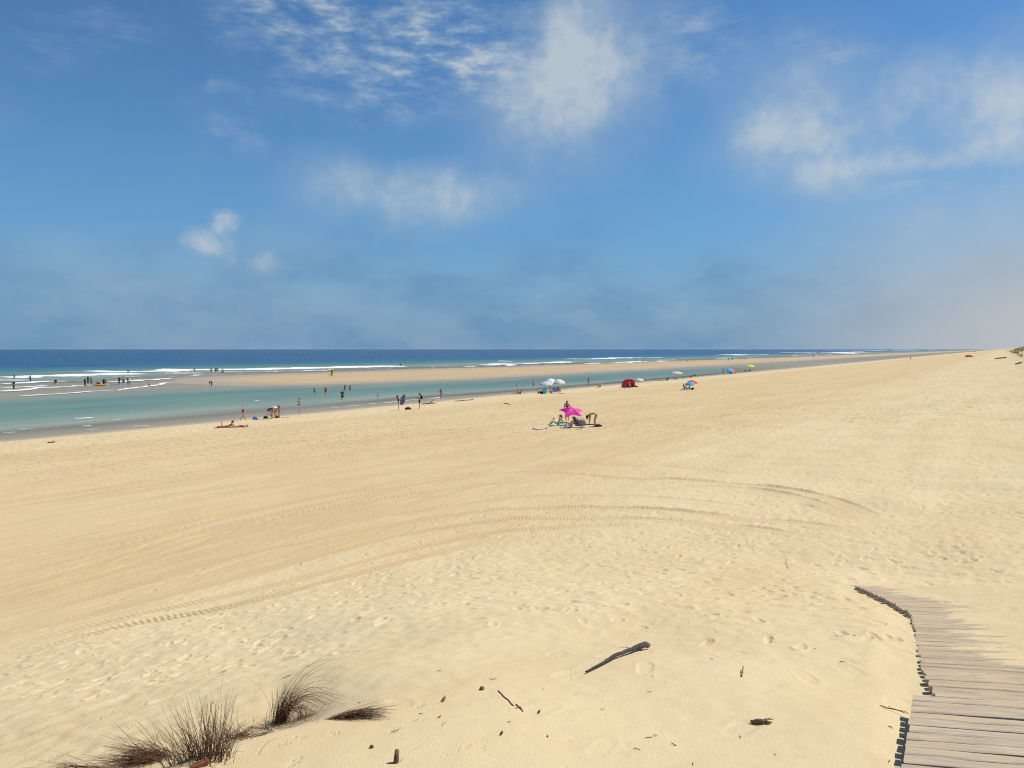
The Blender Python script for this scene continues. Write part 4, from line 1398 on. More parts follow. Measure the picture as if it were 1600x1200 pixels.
def finish_people():
    dg = bpy.context.evaluated_depsgraph_get()
    dg.update()
    for ob, root, J, tf, hf, k_, skin, hair, long_hair, wear, hat, fingers in PENDING:
        me = bpy.data.meshes.new_from_object(ob.evaluated_get(dg))
        me.name = 'body'
        ob.modifiers.clear()
        ob.data = me
        V = np.empty(len(me.vertices) * 3); me.vertices.foreach_get('co', V); V = V.reshape(-1, 3) / k_
        best = np.full(len(V), 1e9); bi = np.zeros(len(V), int); bf = np.zeros(len(V)); ax = np.zeros_like(V)
        for i, (a, b, r_) in enumerate(BONES):
            A, B = J[a], J[b]
            d = B - A; L2 = d @ d + 1e-9
            f = np.clip((V - A) @ d / L2, 0, 1)
            c = A + f[:, None] * d
            rr = RAD[a.rstrip('LR')] * (1 - f) + RAD[b.rstrip('LR')] * f
            ds = np.linalg.norm(V - c, axis=1) - rr * 0.95
            m = ds < best
            best[m] = ds[m]; bi[m] = i; bf[m] = f[m]; ax[m] = c[m]
        reg = np.array([b[2] for b in BONES])[bi]
        # torso flatter front to back than side to side; deepen the head front to back
        tfn = tf / np.linalg.norm(tf)
        tor = np.isin(reg, ['torso', 'pelvis', 'shoulder'])
        dv = (V - ax) @ tfn
        V[tor] -= (0.26 * dv[tor])[:, None] * tfn
        V *= k_
        me.vertices.foreach_set('co', V.ravel())
        me.update()
        me.materials.clear(); me.materials.append(SKIN[skin])
        me.polygons.foreach_set('use_smooth', np.ones(len(me.polygons), bool))
        N = np.empty(len(me.vertices) * 3); me.vertices.foreach_get('normal', N); N = N.reshape(-1, 3)
        faces = [tuple(p.vertices) for p in me.polygons]
        up = J['uch'] - J['pel']; up_l = np.linalg.norm(up); up = up / up_l
        hgt = ((V / k_ - J['pel']) @ up) / up_l

        def shell(name, mask, off, material):
            fs_ = [f for f in faces if all(mask[i] for i in f)]
            if not fs_:
                return
            used = sorted({i for f in fs_ for i in f}); rm = {o_: n_ for n_, o_ in enumerate(used)}
            m2 = bpy.data.meshes.new(name)
            m2.from_pydata([tuple(V[i] + N[i] * off * k_) for i in used], [], [tuple(rm[i] for i in f) for f in fs_])
            m2.polygons.foreach_set('use_smooth', [True] * len(fs_))
            m2.update()
            return link(name, m2, material, root)
        tp = np.isin(reg, ['torso', 'pelvis'])
        thigh = reg == 'thigh'
        for w in wear:
            kind, colr = w
            if kind == 'trunks':
                shell('swim_shorts', (tp & (hgt < .16)) | (thigh & (bf < .72)), .018, CLOTH[colr])
            elif kind == 'briefs':
                shell('swim_briefs', (tp & (hgt < .12)) | (thigh & (bf < .16)), .010, CLOTH[colr])
            elif kind == 'bra':
                shell('bikini_top', tp & (hgt > .52) & (hgt < .86), .010, CLOTH[colr])
            elif kind == 'onepiece':
                shell('swimsuit', (tp & (hgt < .92)) | (thigh & (bf < .14)), .010, CLOTH[colr])
            elif kind == 'shirt':
                shell('shirt', (tp & (hgt > -.05)) | (reg == 'shoulder') | ((reg == 'uarm') & (bf < .65)), .020, CLOTH[colr])
            elif kind == 'rash':
                shell('rash_vest', (tp & (hgt > .0)) | (reg == 'shoulder') | (reg == 'uarm') | (reg == 'farm'), .012, CLOTH[colr])
            elif kind == 'wetsuit':
                shell('wetsuit', ~np.isin(reg, ['head', 'hand', 'foot']) & ~((reg == 'neck') & (best > -9) & (hgt > 1.28)), .012, CLOTH[colr])
        hc = J['head']; hu = J['crown'] - J['head']; hu = hu / np.linalg.norm(hu)
        Vl = V / k_
        rel = Vl - hc
        near = np.linalg.norm(rel, axis=1) < .16
        hm = near & ((rel @ hu > .035) | ((rel @ hf < .0) & (rel @ hu > -.075)))
        h = shell('hair', hm, .016 if not long_hair else .022, HAIR[hair])
        if long_hair and h is not None:
            mb = MB()
            down = np.array([0, 0, -1.0])
            a = hc - hf * .055 + hu * .03
            back = -hf
            p1 = a + back * .06 + down * .08
            if abs(hu[2]) < .5 and hf[2] < -.3:      # lying or bent over: the hair hangs
                p1 = a + down * .05
            p2 = p1 + down * .14 + back * .01
            p3 = p2 + down * .13
            lim = 0.04
            pts = [a, p1, p2, p3]
            pts = [np.array([p[0], p[1], max(p[2], lim)]) for p in pts]
            mb.tube([p * k_ for p in pts], [.075 * k_, .095 * k_, .085 * k_, .03 * k_], 9)
            mb.build('long_hair', HAIR[hair], h)
        if fingers:
            mb = MB()
            sd_ = np.cross(hf, hu); sd_ /= np.linalg.norm(sd_) + 1e-6
            for s_ in (-1, 1):
                mb.ellip((hc + hf * .079 + sd_ * s_ * .032 - hu * .0) * k_, (.010, .010, .008), 6, 4)
            mb.build('eyes', HAIR['black'], root)
            mb = MB()
            mb.ellip((hc + hf * .080 - hu * .055) * k_, (.022, .010, .008), 6, 4)
            mb.build('mouth', mat('lips', (.35, .08, .07), .5), root)
            mb = MB()
            for s_ in (-1, 1):
                mb.ellip((hc + sd_ * s_ * .086 - hf * .005 - hu * .01) * k_, (.012, .02, .03), 6, 4)
            mb.build('ears', SKIN[skin], root)
        if hat:
            mb = MB()
            c = (hc + hu * .075) * k_
            q = Vector(hu).to_track_quat('Z', 'Y').to_matrix()
            mb.ellip(c, (.105 * k_, .105 * k_, .075 * k_), 12, 6, q)
            mb.ellip(c - hu * .01 * k_, (.185 * k_, .185 * k_, .014 * k_), 14, 4, q)
            mb.build('sun_hat', CLOTH[hat], root)
    PENDING.clear()


def deg(a):
    return math.radians(a)


# ------------------------------------------------------------------ beach gear
def parasol(label, px, top_px, width, colr, tilt=(0, 0), depth=.28, gores=8, pole_col='white', loc=None, star=None, name='beach_parasol', group='beach parasols', col2=None):
    """pole foot at px; the canopy's height from the pixel row of its rim top_px"""
    foot = gpt(*px) if loc is None else np.array(loc)
    dist = foot[1]
    hgt = (px[1] - top_px) * dist / F
    root = thing(name, label, 'parasol', tuple(foot), 0, group)
    rot = Euler((deg(tilt[0]), deg(tilt[1]), 0)).to_matrix()
    mb = MB()
    rings = 6; n = gores * 4 if star is None else 60
    r = width / 2

    def rim(th):
        if star is None:
            q = (th * gores / (2 * math.pi)) % 1
            return r * (1 - .045 * math.sin(math.pi * q))
        return None
    vs_ = []; top = np.array([0, 0, hgt])
    for lay in (0, 1):
        for i in range(rings + 1):
            q = i / rings
            for j in range(n):
                th = 2 * math.pi * j / n
                g = (th * gores / (2 * math.pi)) % 1
                rr = r * q * (1 - .06 * q * math.sin(math.pi * g))
                z = depth * (1 - q ** 2) - .012 * lay - .02 * math.sin(math.pi * g) * q
                p = rot @ Vector((rr * math.cos(th), rr * math.sin(th), z))
                vs_.append(np.array(p) + top)
    fs_ = []
    m = (rings + 1) * n
    for i in range(rings):
        for j in range(n):
            a, b, c, d = i * n + j, i * n + (j + 1) % n, (i + 1) * n + (j + 1) % n, (i + 1) * n + j
            fs_.append((a, d, c, b)); fs_.append((m + a, m + b, m + c, m + d))
    for j in range(n):
        a, b = rings * n + j, rings * n + (j + 1) % n
        fs_.append((a, m + a, m + b, b))
    mb.add(vs_, fs_)
    can = mb.build('canopy', colr, root)
    mb = MB()
    for g in range(gores):
        th = 2 * math.pi * g / gores
        pts = [np.array(rot @ Vector((r * q * .98 * math.cos(th), r * q * .98 * math.sin(th), depth * (1 - q * q) - .022))) + top for q in (0.05, .35, .7, 1)]
        rb = MB(); rb.tube(pts, .008, 4); rb.build('rib', CLOTH['grey'], can)
    tip = np.array(rot @ Vector((0, 0, depth))) + top
    mb.tube([(0, 0, -.15), tuple(tip * .5), tuple(tip + np.array([0, 0, .03]))], .017, 6)
    mb.build('pole', CLOTH[pole_col], root)
    return root


def star_parasol():
    foot = gpt(897, 659.5)
    root = thing('star_parasol', 'magenta star-shaped beach parasol above the seated women', 'parasol', tuple(foot), 0, 'beach parasols')
    d = foot[1]
    cx = (893 - 897) * d / F; hz = (659.5 - 641.0) * d / F
    top = np.array([cx, -.1, hz])
    rot = Euler((deg(21), deg(4), 0)).to_matrix()
    pink = mat('magenta_nylon', (.72, .035, .36), .55, .3, .08, 8)
    under = mat('magenta_underside', (.30, .16, .26), .7, .2, .08, 8)  # duller, darker colour for the underside of the canopy
    tips = [(97, .85, 0), (169, 1.02, .15), (236, .98, -1.0), (322, 1.08, .15), (22, 1.04, -.35)]
    n_r = 8
    out = []
    tips2 = sorted([(a % 360, L, tw) for a, L, tw in tips])
    m = len(tips2)
    ring = []
    for i, (a, L, tw) in enumerate(tips2):
        b = tips2[(i + 1) % m][0] + (360 if i == m - 1 else 0)
        ring.append((a, L, 1.0, tw))
        for q in (.12, .25, .38, .5, .62, .75, .88):
            ang = a + (b - a) * q
            e = abs(q - .5) * 2
            L2 = L if q < .5 else tips2[(i + 1) % m][1]
            rr = .60 + (L2 - .60) * e ** 2.1
            t_ = tw if q < .5 else tips2[(i + 1) % m][2]
            ring.append((ang, rr, e, t_ * e ** 3 * (1 if q < .5 else -1)))
    n = len(ring)
    for nm, material, dz, flip in (('canopy', pink, 0, False), ('underside', under, -.012, True)):
        vs_ = []; fs_ = []
        for i in range(n_r + 1):
            q = i / n_r
            for (ang, rr, e, tw) in ring:
                a = math.radians(ang)
                z = .26 * (1 - q ** 1.6) - .10 * q * q * e + dz - .06 * (1 - e) * q
                z += tw * .26 * q ** 3 * (1 if e < 1 else .2)
                p = rot @ Vector((rr * q * math.cos(a), rr * q * math.sin(a), z))
                vs_.append(np.array(p) + top)
        for i in range(n_r):
            for j in range(n):
                f = (i * n + j, (i + 1) * n + j, (i + 1) * n + (j + 1) % n, i * n + (j + 1) % n)
                fs_.append(f[::-1] if flip else f)
        mb = MB(); mb.add(vs_, fs_)
        mb.build(nm, material, root)
    mb = MB()
    tip = top + np.array(rot @ Vector((0, 0, .27)))
    mb.tube([(0, 0, -.15), (0, 0, 0.02), tuple(tip)], .014, 6)
    mb.build('pole', CLOTH['white'], root)
    # guy line
    mb = MB(); mb.tube([tuple(top + np.array(rot @ Vector((.55, -.6, 0)))), (-.10 + .55, -.65, .0)], .006, 4)
    mb.build('guy_line', CLOTH['white'], root)


def towel(label, px, L, W, rz, colr, group='towels on the sand', col2=None, name='beach_towel'):
    p = gpt(*px)
    mb = MB(); n, k_ = 10, 6
    R = random.Random(int(px[0] * 13))
    ph = R.uniform(0, 6)
    c, s_ = math.cos(rz), math.sin(rz)
    vs_ = []
    for lay in (1, 0):
        for i in range(n + 1):
            for j in range(k_ + 1):
                x = (i / n - .5) * L; y = (j / k_ - .5) * W
                x += .02 * math.sin(j * 1.9 + ph); y += .02 * math.sin(i * 1.3 + ph)
                wx, wy = p[0] + x * c - y * s_, p[1] + x * s_ + y * c
                z = float(terrain(wx, wy) + relief(wx, wy)) - p[2] + .012 + .014 * lay + .015 * (1 + math.sin(i * 1.1 + j * .8 + ph))
                vs_.append((x * c - y * s_, x * s_ + y * c, z))
    fs_ = []
    m = (n + 1) * (k_ + 1)
    for i in range(n):
        for j in range(k_):
            a = i * (k_ + 1) + j
            f = (a, a + k_ + 1, a + k_ + 2, a + 1)
            fs_.append(f); fs_.append(tuple(q + m for q in f[::-1]))
    mb.add(vs_, fs_)
    o = mb.build(name, colr); o.location = p
    return tag(o, label, 'towel', group)


def bag(label, px, size, rz, colr, strap=None, group='bags on the sand', name='beach_bag', loc=None, lump=.10):
    p = gpt(*px) if loc is None else np.array(loc)
    root = thing(name, label, 'bag', tuple(p), rz, group)
    mb = MB()
    sx, sy, sz = size
    n = 14
    vs_ = []; rings = [(0, .80), (.12, 1.0), (.5, 1.02), (.8, .86), (1.0, .55)]
    R = random.Random(int(px[0] * 3) if px else 3)
    for z, k_ in rings:
        for j in range(n):
            th = 2 * math.pi * j / n
            e = (abs(math.cos(th)) ** 4 + abs(math.sin(th)) ** 4) ** -.25
            q = k_ * (1 + R.uniform(-lump, lump) * (z > 0))
            vs_.append((sx / 2 * q * e * math.cos(th), sy / 2 * q * e * math.sin(th), z * sz * (1 + R.uniform(-lump, lump) * .5)))
    m = len(rings)
    fs_ = [(i * n + j, i * n + (j + 1) % n, (i + 1) * n + (j + 1) % n, (i + 1) * n + j) for i in range(m - 1) for j in range(n)]
    fs_ += [tuple(range(n))[::-1], tuple((m - 1) * n + j for j in range(n))]
    mb.add(vs_, fs_)
    mb.build('bag_body', colr, root)
    mb = MB()
    mb.tube([(-sx * .25, 0, sz * .85), (-sx * .2, 0, sz * 1.15), (0, .02, sz * 1.28), (sx * .2, 0, sz * 1.15), (sx * .25, 0, sz * .85)], .014, 5)
    mb.build('strap', strap or CLOTH['charcoal'], root)
    return root


def board(label, loc, rot, L, W, colr, T=.06, group='surfboards', name='surfboard', edge=None, nose=.55, fins=True, cat='surfboard'):
    root = thing(name, label, cat, tuple(loc), 0, group, rot=rot)
    mb = MB(); n = 16
    vs_ = []
    prof = [(-1, 0), (-.72, .8), (0, 1), (.72, .8), (1, 0), (.7, -.75), (0, -1), (-.7, -.75)]
    for i in range(n + 1):
        q = i / n
        w = W / 2 * max(.04, math.sin(math.pi * min(max(q, .0), 1) ** nose) ** .55 if 0 < q < 1 else .04)
        rock = .06 * L * (2 * q - 1) ** 4
        for a, b in prof:
            vs_.append(((q - .5) * L, a * w, T / 2 + b * T / 2 * (.4 + .6 * math.sin(math.pi * min(max(q, .06), .94))) + rock))
    m = len(prof)
    fs_ = [(i * m + j, (i + 1) * m + j, (i + 1) * m + (j + 1) % m, i * m + (j + 1) % m) for i in range(n) for j in range(m)]
    fs_ += [tuple(range(m)), tuple(n * m + j for j in range(m))[::-1]]
    mb.add([(x, y, z) for x, y, z in vs_], [f[::-1] for f in fs_])
    mb.build('deck', colr, root)
    if edge is not None:
        mb = MB()
        for s_ in (0, 4):
            pts = [(vs_[i * m + s_][0], vs_[i * m + s_][1], vs_[i * m + s_][2]) for i in range(n + 1)]
            mb.tube(pts, T * .34, 5)
        mb.build('rail', edge, root)
    if fins:
        for y in (-W * .2, 0, W * .2):
            f = MB(); f.box((-L * .42 + abs(y) * .3, y, -.05), (.09, .008, .12), None, .5)
            f.build('fin', CLOTH['charcoal'], root)
    return root


def chair(label, loc, rz, fabric, group='low folding beach chairs'):
    root = thing('beach_chair', label, 'chair', tuple(loc), rz, group)
    for s_ in (-.26, .26):
        mb = MB(); mb.tube([(s_, .28, 0), (s_, -.22, .30), (s_, -.38, .72)], .014, 6); mb.build('leg', CLOTH['grey'], root)
        mb = MB(); mb.tube([(s_, -.30, 0), (s_, .24, .27)], .014, 6); mb.build('leg', CLOTH['grey'], root)
        mb = MB(); mb.tube([(s_, -.26, .42), (s_, .2, .42)], .018, 6); mb.build('armrest', CLOTH['white'], root)
    mb = MB(); mb.box((0, .02, .25), (.5, .46, .02), Euler((.12, 0, 0)).to_matrix()); mb.build('seat', fabric, root)
    mb = MB(); mb.box((0, -.31, .50), (.5, .02, .50), Euler((.30, 0, 0)).to_matrix()); mb.build('backrest', fabric, root)
    return root


def red_tent():
    p = gpt(981, 605.2)
    root = thing('pop_up_tent', 'red pop-up beach shelter with a dark open front', 'tent', tuple(p), deg(8))
    red = mat('red_tent_nylon', (.50, .012, .045), .55, .3, .1, 5)
    W, D, Hh = 2.15, 1.5, 1.45
    mb = MB(); n, k_ = 18, 8
    for lay, sgn in ((0, 1), (.03, -1)):
        vs_ = []
        for i in range(k_ + 1):
            q = i / k_                       # 0 front rim .. 1 back foot
            sc = 1 - .18 * q ** 2
            hz = (Hh - lay) * math.cos(q * math.pi / 2) ** .55
            y = -D / 2 + D * math.sin(q * math.pi / 2) ** 1.1 - lay * q
            for j in range(n + 1):
                th = math.pi * j / n
                e = (abs(math.cos(th)) ** 3.2 + abs(math.sin(th)) ** 3.2) ** (-1 / 3.2)
                x = (W / 2 * sc - lay) * e * math.cos(th)
                z = hz * e * math.sin(th)
                vs_.append((x, y + (0 if z > .05 else 0), max(z, 0)))
        fs_ = [(i * (n + 1) + j, i * (n + 1) + j + 1, (i + 1) * (n + 1) + j + 1, (i + 1) * (n + 1) + j) for i in range(k_) for j in range(n)]
        mb.add(vs_, [f if sgn > 0 else f[::-1] for f in fs_])
    mb.build('shell', red, root)
    # front wall with an arched door
    mb = MB(); vs_ = []
    for j in range(n + 1):
        th = math.pi * j / n
        e = (abs(math.cos(th)) ** 3.2 + abs(math.sin(th)) ** 3.2) ** (-1 / 3.2)
        x, z = W / 2 * e * math.cos(th), Hh * e * math.sin(th)
        xi, zi = .56 * math.cos(th) + .12, .74 * math.sin(th) ** .7 if 0 < j < n else 0
        for y in (-D / 2 - .004, -D / 2 + .02):
            vs_ += [(x * .995, y, z * .995), (xi, y - .02, zi)]
    fs_ = []
    for j in range(n):
        a, b = j * 4, (j + 1) * 4
        fs_ += [(a, a + 1, b + 1, b), (a + 2, b + 2, b + 3, a + 3), (a + 1, a + 3, b + 3, b + 1)]
    mb.add(vs_, fs_)
    mb.build('front_wall', red, root)
    mb = MB(); mb.box((0, 0, .015), (W * .9, D * .8, .02)); mb.build('groundsheet', CLOTH['charcoal'], root)
    return root


def warning_sign():
    p = gpt(467.5, 648.5)
    d = p[1]
    u = d / F
    root = thing('warning_sign', 'white no-swimming sign with red prohibition ring on a thin post', 'sign', tuple(p), deg(-6))
    w, h = 6.6 * u, 10.4 * u
    zc = (648.5 - 630.8) * u
    mb = MB(); mb.tube([(0, 0.05, -.3), (0, 0.05, zc + h / 2 + .12)], .028, 8); mb.build('post', CLOTH['grey'], root)
    mb = MB(); mb.box((0, 0, zc), (w, .03, h)); pan = mb.build('panel', mat('sign_white', (.78, .78, .77), .5, .4, .03), root, bevel=.008)
    blk = CLOTH['black']; red = mat('sign_red', (.60, .02, .025), .5, .3, .05)
    # two rows of small black lettering above the ring
    R = random.Random(1)
    for row, (z, cnt, hh) in enumerate(((zc + h * .40, 9, .055), (zc + h * .30, 10, .055))):
        mb = MB()
        for i in range(cnt):
            x = (-.42 + .84 * (i + .5) / cnt) * w
            mb.box((x, -.0185, z), (w * .055, .004, hh)); mb.box((x + w * .02, -.0187, z + hh * .3), (w * .03, .004, hh * .28))
        mb.build('lettering', blk, pan)
    cz = zc - h * .12
    r1 = w * .42
    mb = MB(); n = 28; vs_ = []
    for j in range(n):
        a = 2 * math.pi * j / n
        for rr, y in ((r1, -.017), (r1, -.024), (r1 * .78, -.024), (r1 * .78, -.017)):
            vs_.append((rr * math.cos(a), y, cz + rr * math.sin(a)))
    fs_ = [(j * 4 + q, j * 4 + (q + 1) % 4, ((j + 1) % n) * 4 + (q + 1) % 4, ((j + 1) % n) * 4 + q) for j in range(n) for q in range(4)]
    mb.add(vs_, fs_); mb.build('prohibition_ring', red, pan)
    mb = MB(); mb.box((0, -.027, cz), (r1 * 1.75, .006, r1 * .2), Euler((0, deg(45), 0)).to_matrix()); mb.build('prohibition_bar', red, pan)
    # swimmer pictogram
    mb = MB()
    mb.ellip((-r1 * .25, -.019, cz + r1 * .26), (r1 * .15, .004, r1 * .15), 10, 6)
    mb.tube([(-r1 * .1, -.02, cz + r1 * .12), (r1 * .15, -.02, cz + r1 * .32), (r1 * .40, -.02, cz + r1 * .05)], r1 * .07, 5)
    mb.tube([(-r1 * .5 + r1 * i * .14, -.02, cz - r1 * .18 + r1 * .06 * math.sin(i * 1.6)) for i in range(8)], r1 * .06, 5)
    mb.build('swimmer_symbol', blk, pan)
    mb = MB(); mb.add([(-.09, .03, zc + h / 2 + .10), (.09, .03, zc + h / 2 + .10), (.0, .03, zc + h / 2 + .38), (-.09, .06, zc + h / 2 + .10), (.09, .06, zc + h / 2 + .10), (.0, .06, zc + h / 2 + .38)],
                      [(0, 1, 2), (5, 4, 3), (0, 3, 4, 1), (1, 4, 5, 2), (2, 5, 3, 0)], False)
    mb.build('red_topmark', mat('topmark_red', (.42, .03, .05), .6, .2, .1), root)


def backpack(label, loc, rz, colr):
    root = thing('backpack', label, 'backpack', tuple(loc), rz)
    mb = MB(); mb.box((0, 0, .24), (.34, .19, .48)); mb.build('pack', colr, root, bevel=.06)
    mb = MB(); mb.box((0, -.12, .17), (.26, .07, .24)); mb.build('front_pocket', CLOTH['charcoal'], root, bevel=.025)
    for s_ in (-.1, .1):
        mb = MB(); mb.tube([(s_, .09, .44), (s_, .2, .46), (s_, .27, .34), (s_, .24, .14), (s_, .1, .06)], .022, 5, flat=.5); mb.build('strap', CLOTH['charcoal'], root)
    return root


def gear_and_people():
    # ---- group under the magenta star parasol
    G1 = 'women at the magenta star parasol'
    star_parasol()
    person('woman standing behind the magenta star parasol, long dark hair over her face', (886, 658.2), 1.68, 'look_down', deg(180), 'tan', 'brown', True, (('bra', 'black'), ('briefs', 'black')), G1, True)
    person('woman in pale bikini leaning back with legs to the left of the star parasol', (872.5, 665.2), 1.68, 'sit', deg(98), 'fair', 'brown', True, (('bra', 'white'), ('briefs', 'navy')), G1, True)
    person('woman in red bikini sitting in front of the star parasol pole, long dark hair', (893, 668), 1.68, 'sit_knees', deg(80), 'fair', 'black', True, (('bra', 'crimson'), ('briefs', 'black')), G1, True)
    person('woman bending deeply forward right of the star parasol, dark hair hanging', (929, 667), 1.66, 'bend', deg(72), 'tan', 'brown', True, (('bra', 'pink'), ('briefs', 'tan')), G1, True)
    towel('turquoise towel under the woman leaning back', (874, 665.6), 1.5, .8, deg(3), CLOTH['teal'])
    towel('grey towel under the woman in red bikini', (893, 667.9), 1.6, .8, deg(4), CLOTH['grey'])
    towel('dark red towel behind the white towel by the bags', (916, 664.2), 1.6, .7, deg(-4), CLOTH['maroon'])
    towel('white towel spread in front of the bags near the bending woman', (913, 666.6), 1.35, .7, deg(4), CLOTH['white'])
    towel('small yellow towel at the front of the white towel', (905, 670.3), .5, .3, deg(10), mat('lemon_towel', (.62, .60, .22), .9, .1, .25, 14))
    bag('grey beach bag standing right of the star parasol pole', (900.3, 663), (.50, .30, .42), deg(10), mat('bag_grey', (.14, .145, .16), .8, .2, .2))
    bag('black and white patterned bag next to the grey bag', (909.5, 663), (.56, .32, .36), deg(-8), mat('bag_pattern', (.45, .45, .44), .8, .2, .1, 9, col2=(.01, .01, .012)))
    bag('black bag lying right of the bending woman', (934, 666.5), (.60, .30, .16), deg(12), CLOTH['black'])
    bag('small blue bag left behind the woman leaning back', (865.2, 655.6), (.14, .12, .14), 0, mat('soft_blue', (.10, .20, .38), .8, .2, .1))
    p = gpt(843.6, 670.6)
    board('white bodyboard with red and black rim lying left of the star parasol group', p + [0, 0, .015], (0, 0, deg(2)), 1.05, .5, mat('board_white', (.78, .76, .72), .4, .4, .04), .07, None, 'bodyboard', CLOTH['maroon'], .75, False, 'bodyboard')

    # ---- near waterline, left
    person('girl walking right along the waterline in a dark swimsuit, hair tied up', (380, 657.3), 1.52, 'walk', deg(-75), 'tan', 'black', False, (('onepiece', 'maroon'),), None, True)
    person('sunbather lying propped on elbows left of the lying dark-suited one', (356, 667.6), 1.66, 'prop', deg(-84), 'red', 'brown', True, (('briefs', 'crimson'),), 'two sunbathers below the girl walking')
    person('sunbather lying flat in red suit below the walking girl\'s feet', (374.5, 667.8), 1.60, 'prone', deg(-86), 'red', 'black', False, (('onepiece', 'crimson'),), 'two sunbathers below the girl walking')
    towel('thin red towel under the propped sunbather\'s legs', (353, 668.0), 1.9, .7, deg(5), CLOTH['crimson'])
    bag('blue beach bag on the sand right of the walking girl', (398.5, 655.5), (.46, .36, .26), .3, CLOTH['blue'])
    towel('small blue towel beside the blue bag', (402.5, 656.3), .35, .3, .2, CLOTH['blue'])
    G2 = 'people bending over things by the sign'
    person('man in pale grey shirt bending over behind the others by the sign', (430, 652.6), 1.80, 'bend', deg(60), 'tan', 'black', False, (('shirt', 'white'), ('trunks', 'tan')), G2, True)
    person('person in charcoal shirt bending left over gear by the sign', (425.5, 654), 1.72, 'bend', deg(82), 'fair', 'black', False, (('shirt', 'charcoal'), ('trunks', 'tan')), G2, True)
    person('child in tan clothes crouching in front of the two bending adults', (425, 655), .95, 'bend', deg(175), 'fair', 'fair', False, (('shirt', 'tan'), ('trunks', 'tan')), G2)
    person('person in red shirt and khaki shorts standing by the bending pair', (436.5, 652.8), 1.45, 'look_down', deg(120), 'tan', 'brown', False, (('shirt', 'red'), ('trunks', 'tan')), G2, True)
    towel('lime yellow towel at the bending people\'s feet', (416, 655), .9, .5, 0, mat('lime_towel', (.58, .56, .18), .9, .1, .2, 12))
    bag('black bag on the lime yellow towel', (415, 654), (.45, .3, .24), 0, CLOTH['black'])
    bag('dark bag between the bending pair and the red-shirted person', (433, 653.2), (.4, .25, .22), .2, CLOTH['charcoal'])
    towel('thin yellow-green towel right of the red-shirted person', (446, 652.2), .9, .3, .1, mat('lime_towel', (.5, .5, .15)))
    warning_sign()

    # ---- middle of the waterline
    w = person('woman in black swimsuit holding up a blue patterned bodyboard', (622.5, 641), 1.70, 'hold_high', deg(-80), 'fair', 'brown', True, (('onepiece', 'black'),), None, True)
    p = gpt(629, 641)
    u = p[1] / F
    board('blue-grey patterned bodyboard held upright by the woman in black', p + np.array([.05, 0, 16.5 * u]), (deg(90), deg(-72), deg(0)), 1.25, .5, mat('board_blue', (.13, .17, .32), .6, .3, .5, 9, col2=(.05, .07, .15)), .06, None, 'bodyboard', None, .8, False, 'bodyboard')
    bag('dark red duffel bag on the sand between the woman and the backpack man', (637.5, 640), (.68, .36, .26), .1, mat('duffel', (.05, .018, .02), .8, .2, .2))
    man = person('man with black backpack and dark red shorts looking down', (655.5, 638.6), 1.80, 'look_down', deg(100), 'fair', 'black', True, (('trunks', 'maroon'),), None, True)
    backpack('black backpack worn by the man in dark red shorts', np.array(man.location) + np.array([.20, .03, 1.04]), deg(100), CLOTH['black'])
    person('sunbather lying on the berm right of the backpack man', (671, 631), 1.66, 'prop', deg(-88), 'fair', 'brown', False, (('briefs', 'charcoal'),))
    towel('grey blue towel under the sunbather right of the backpack man', (669, 631.2), 1.9, .7, .1, mat('slate_towel', (.16, .19, .25), .9))
    person('woman standing in ankle-deep water right of the backpack man', (689, 624.2), 1.66, 'hips', deg(150), 'red', 'black', True, (('bra', 'maroon'), ('briefs', 'maroon')), 'bathers standing at the water\'s edge')

    # ---- waders in the lagoon
    GW = 'bathers standing in the lagoon'
    person('bare-chested bather waist-deep in the lagoon, left of the orange-shirted one', (491.7, 612.6), 1.70, 'hips', deg(175), 'fair', 'black', False, (('trunks', 'black'),), GW, water=.85)
    person('bather in bright orange shirt standing in the lagoon', (509, 612.8), 1.72, 'stand', deg(160), 'red', 'brown', False, (('shirt', 'orange'), ('trunks', 'orange')), GW, water=.75)
    person('dark-shirted bather, left of the pair standing in the lagoon', (539, 608.6), 1.72, 'look_down', deg(120), 'brown', 'black', False, (('rash', 'charcoal'), ('trunks', 'black')), GW, water=.75)
    person('bare-chested bather, right of the pair standing in the lagoon', (547, 608.6), 1.70, 'stand', deg(140), 'red', 'black', False, (('trunks', 'maroon'),), GW, water=.75)
    person('man in black shorts and vest wading shin-deep with his back to the beach', (535, 624.5), 1.74, 'look_down', deg(20), 'fair', 'black', False, (('rash', 'charcoal'), ('trunks', 'black')), GW, water=.30)
    person('small child wading to the waist left of the woman with bodyboard', (590.5, 620.8), 1.25, 'stand', deg(90), 'brown', 'black', False, (('trunks', 'charcoal'),), GW, water=.60)
    person('swimmer with only dark head and shoulders showing in the lagoon, left of the white parasols', (807, 603.3), 1.65, 'stand', deg(60), 'brown', 'black', False, (), GW, water=1.3, sink=.25)
    person('pale bather in the lagoon just left of the white parasols', (834, 603), 1.70, 'stand', deg(30), 'fair', 'brown', False, (('trunks', 'pink'),), GW, water=.45)
    person('woman in white bikini bottoms wading right of the white parasols', (919.6, 603.3), 1.68, 'hips', deg(10), 'red', 'brown', True, (('bra', 'white'), ('briefs', 'white')), 'bathers standing at the water\'s edge', water=.1)

    # ---- sitters and the white parasol camp
    G3 = 'pair sitting on the berm left of the white parasols'
    person('sitter with legs stretched left, nearer the sea of the berm pair', (808, 616.2), 1.68, 'sit', deg(92), 'red', 'brown', False, (('briefs', 'maroon'),), G3)
    person('sitter upright behind the other one of the berm pair', (813.5, 616), 1.72, 'sit_knees', deg(95), 'tan', 'black', False, (('trunks', 'maroon'),), G3)
    wcan = mat('parasol_white', (.78, .78, .75), .8, .1, .04); gcan = mat('parasol_grey_white', (.50, .52, .52), .8, .1, .04); bcan = mat('parasol_cream', (.66, .61, .49), .8, .1, .05)
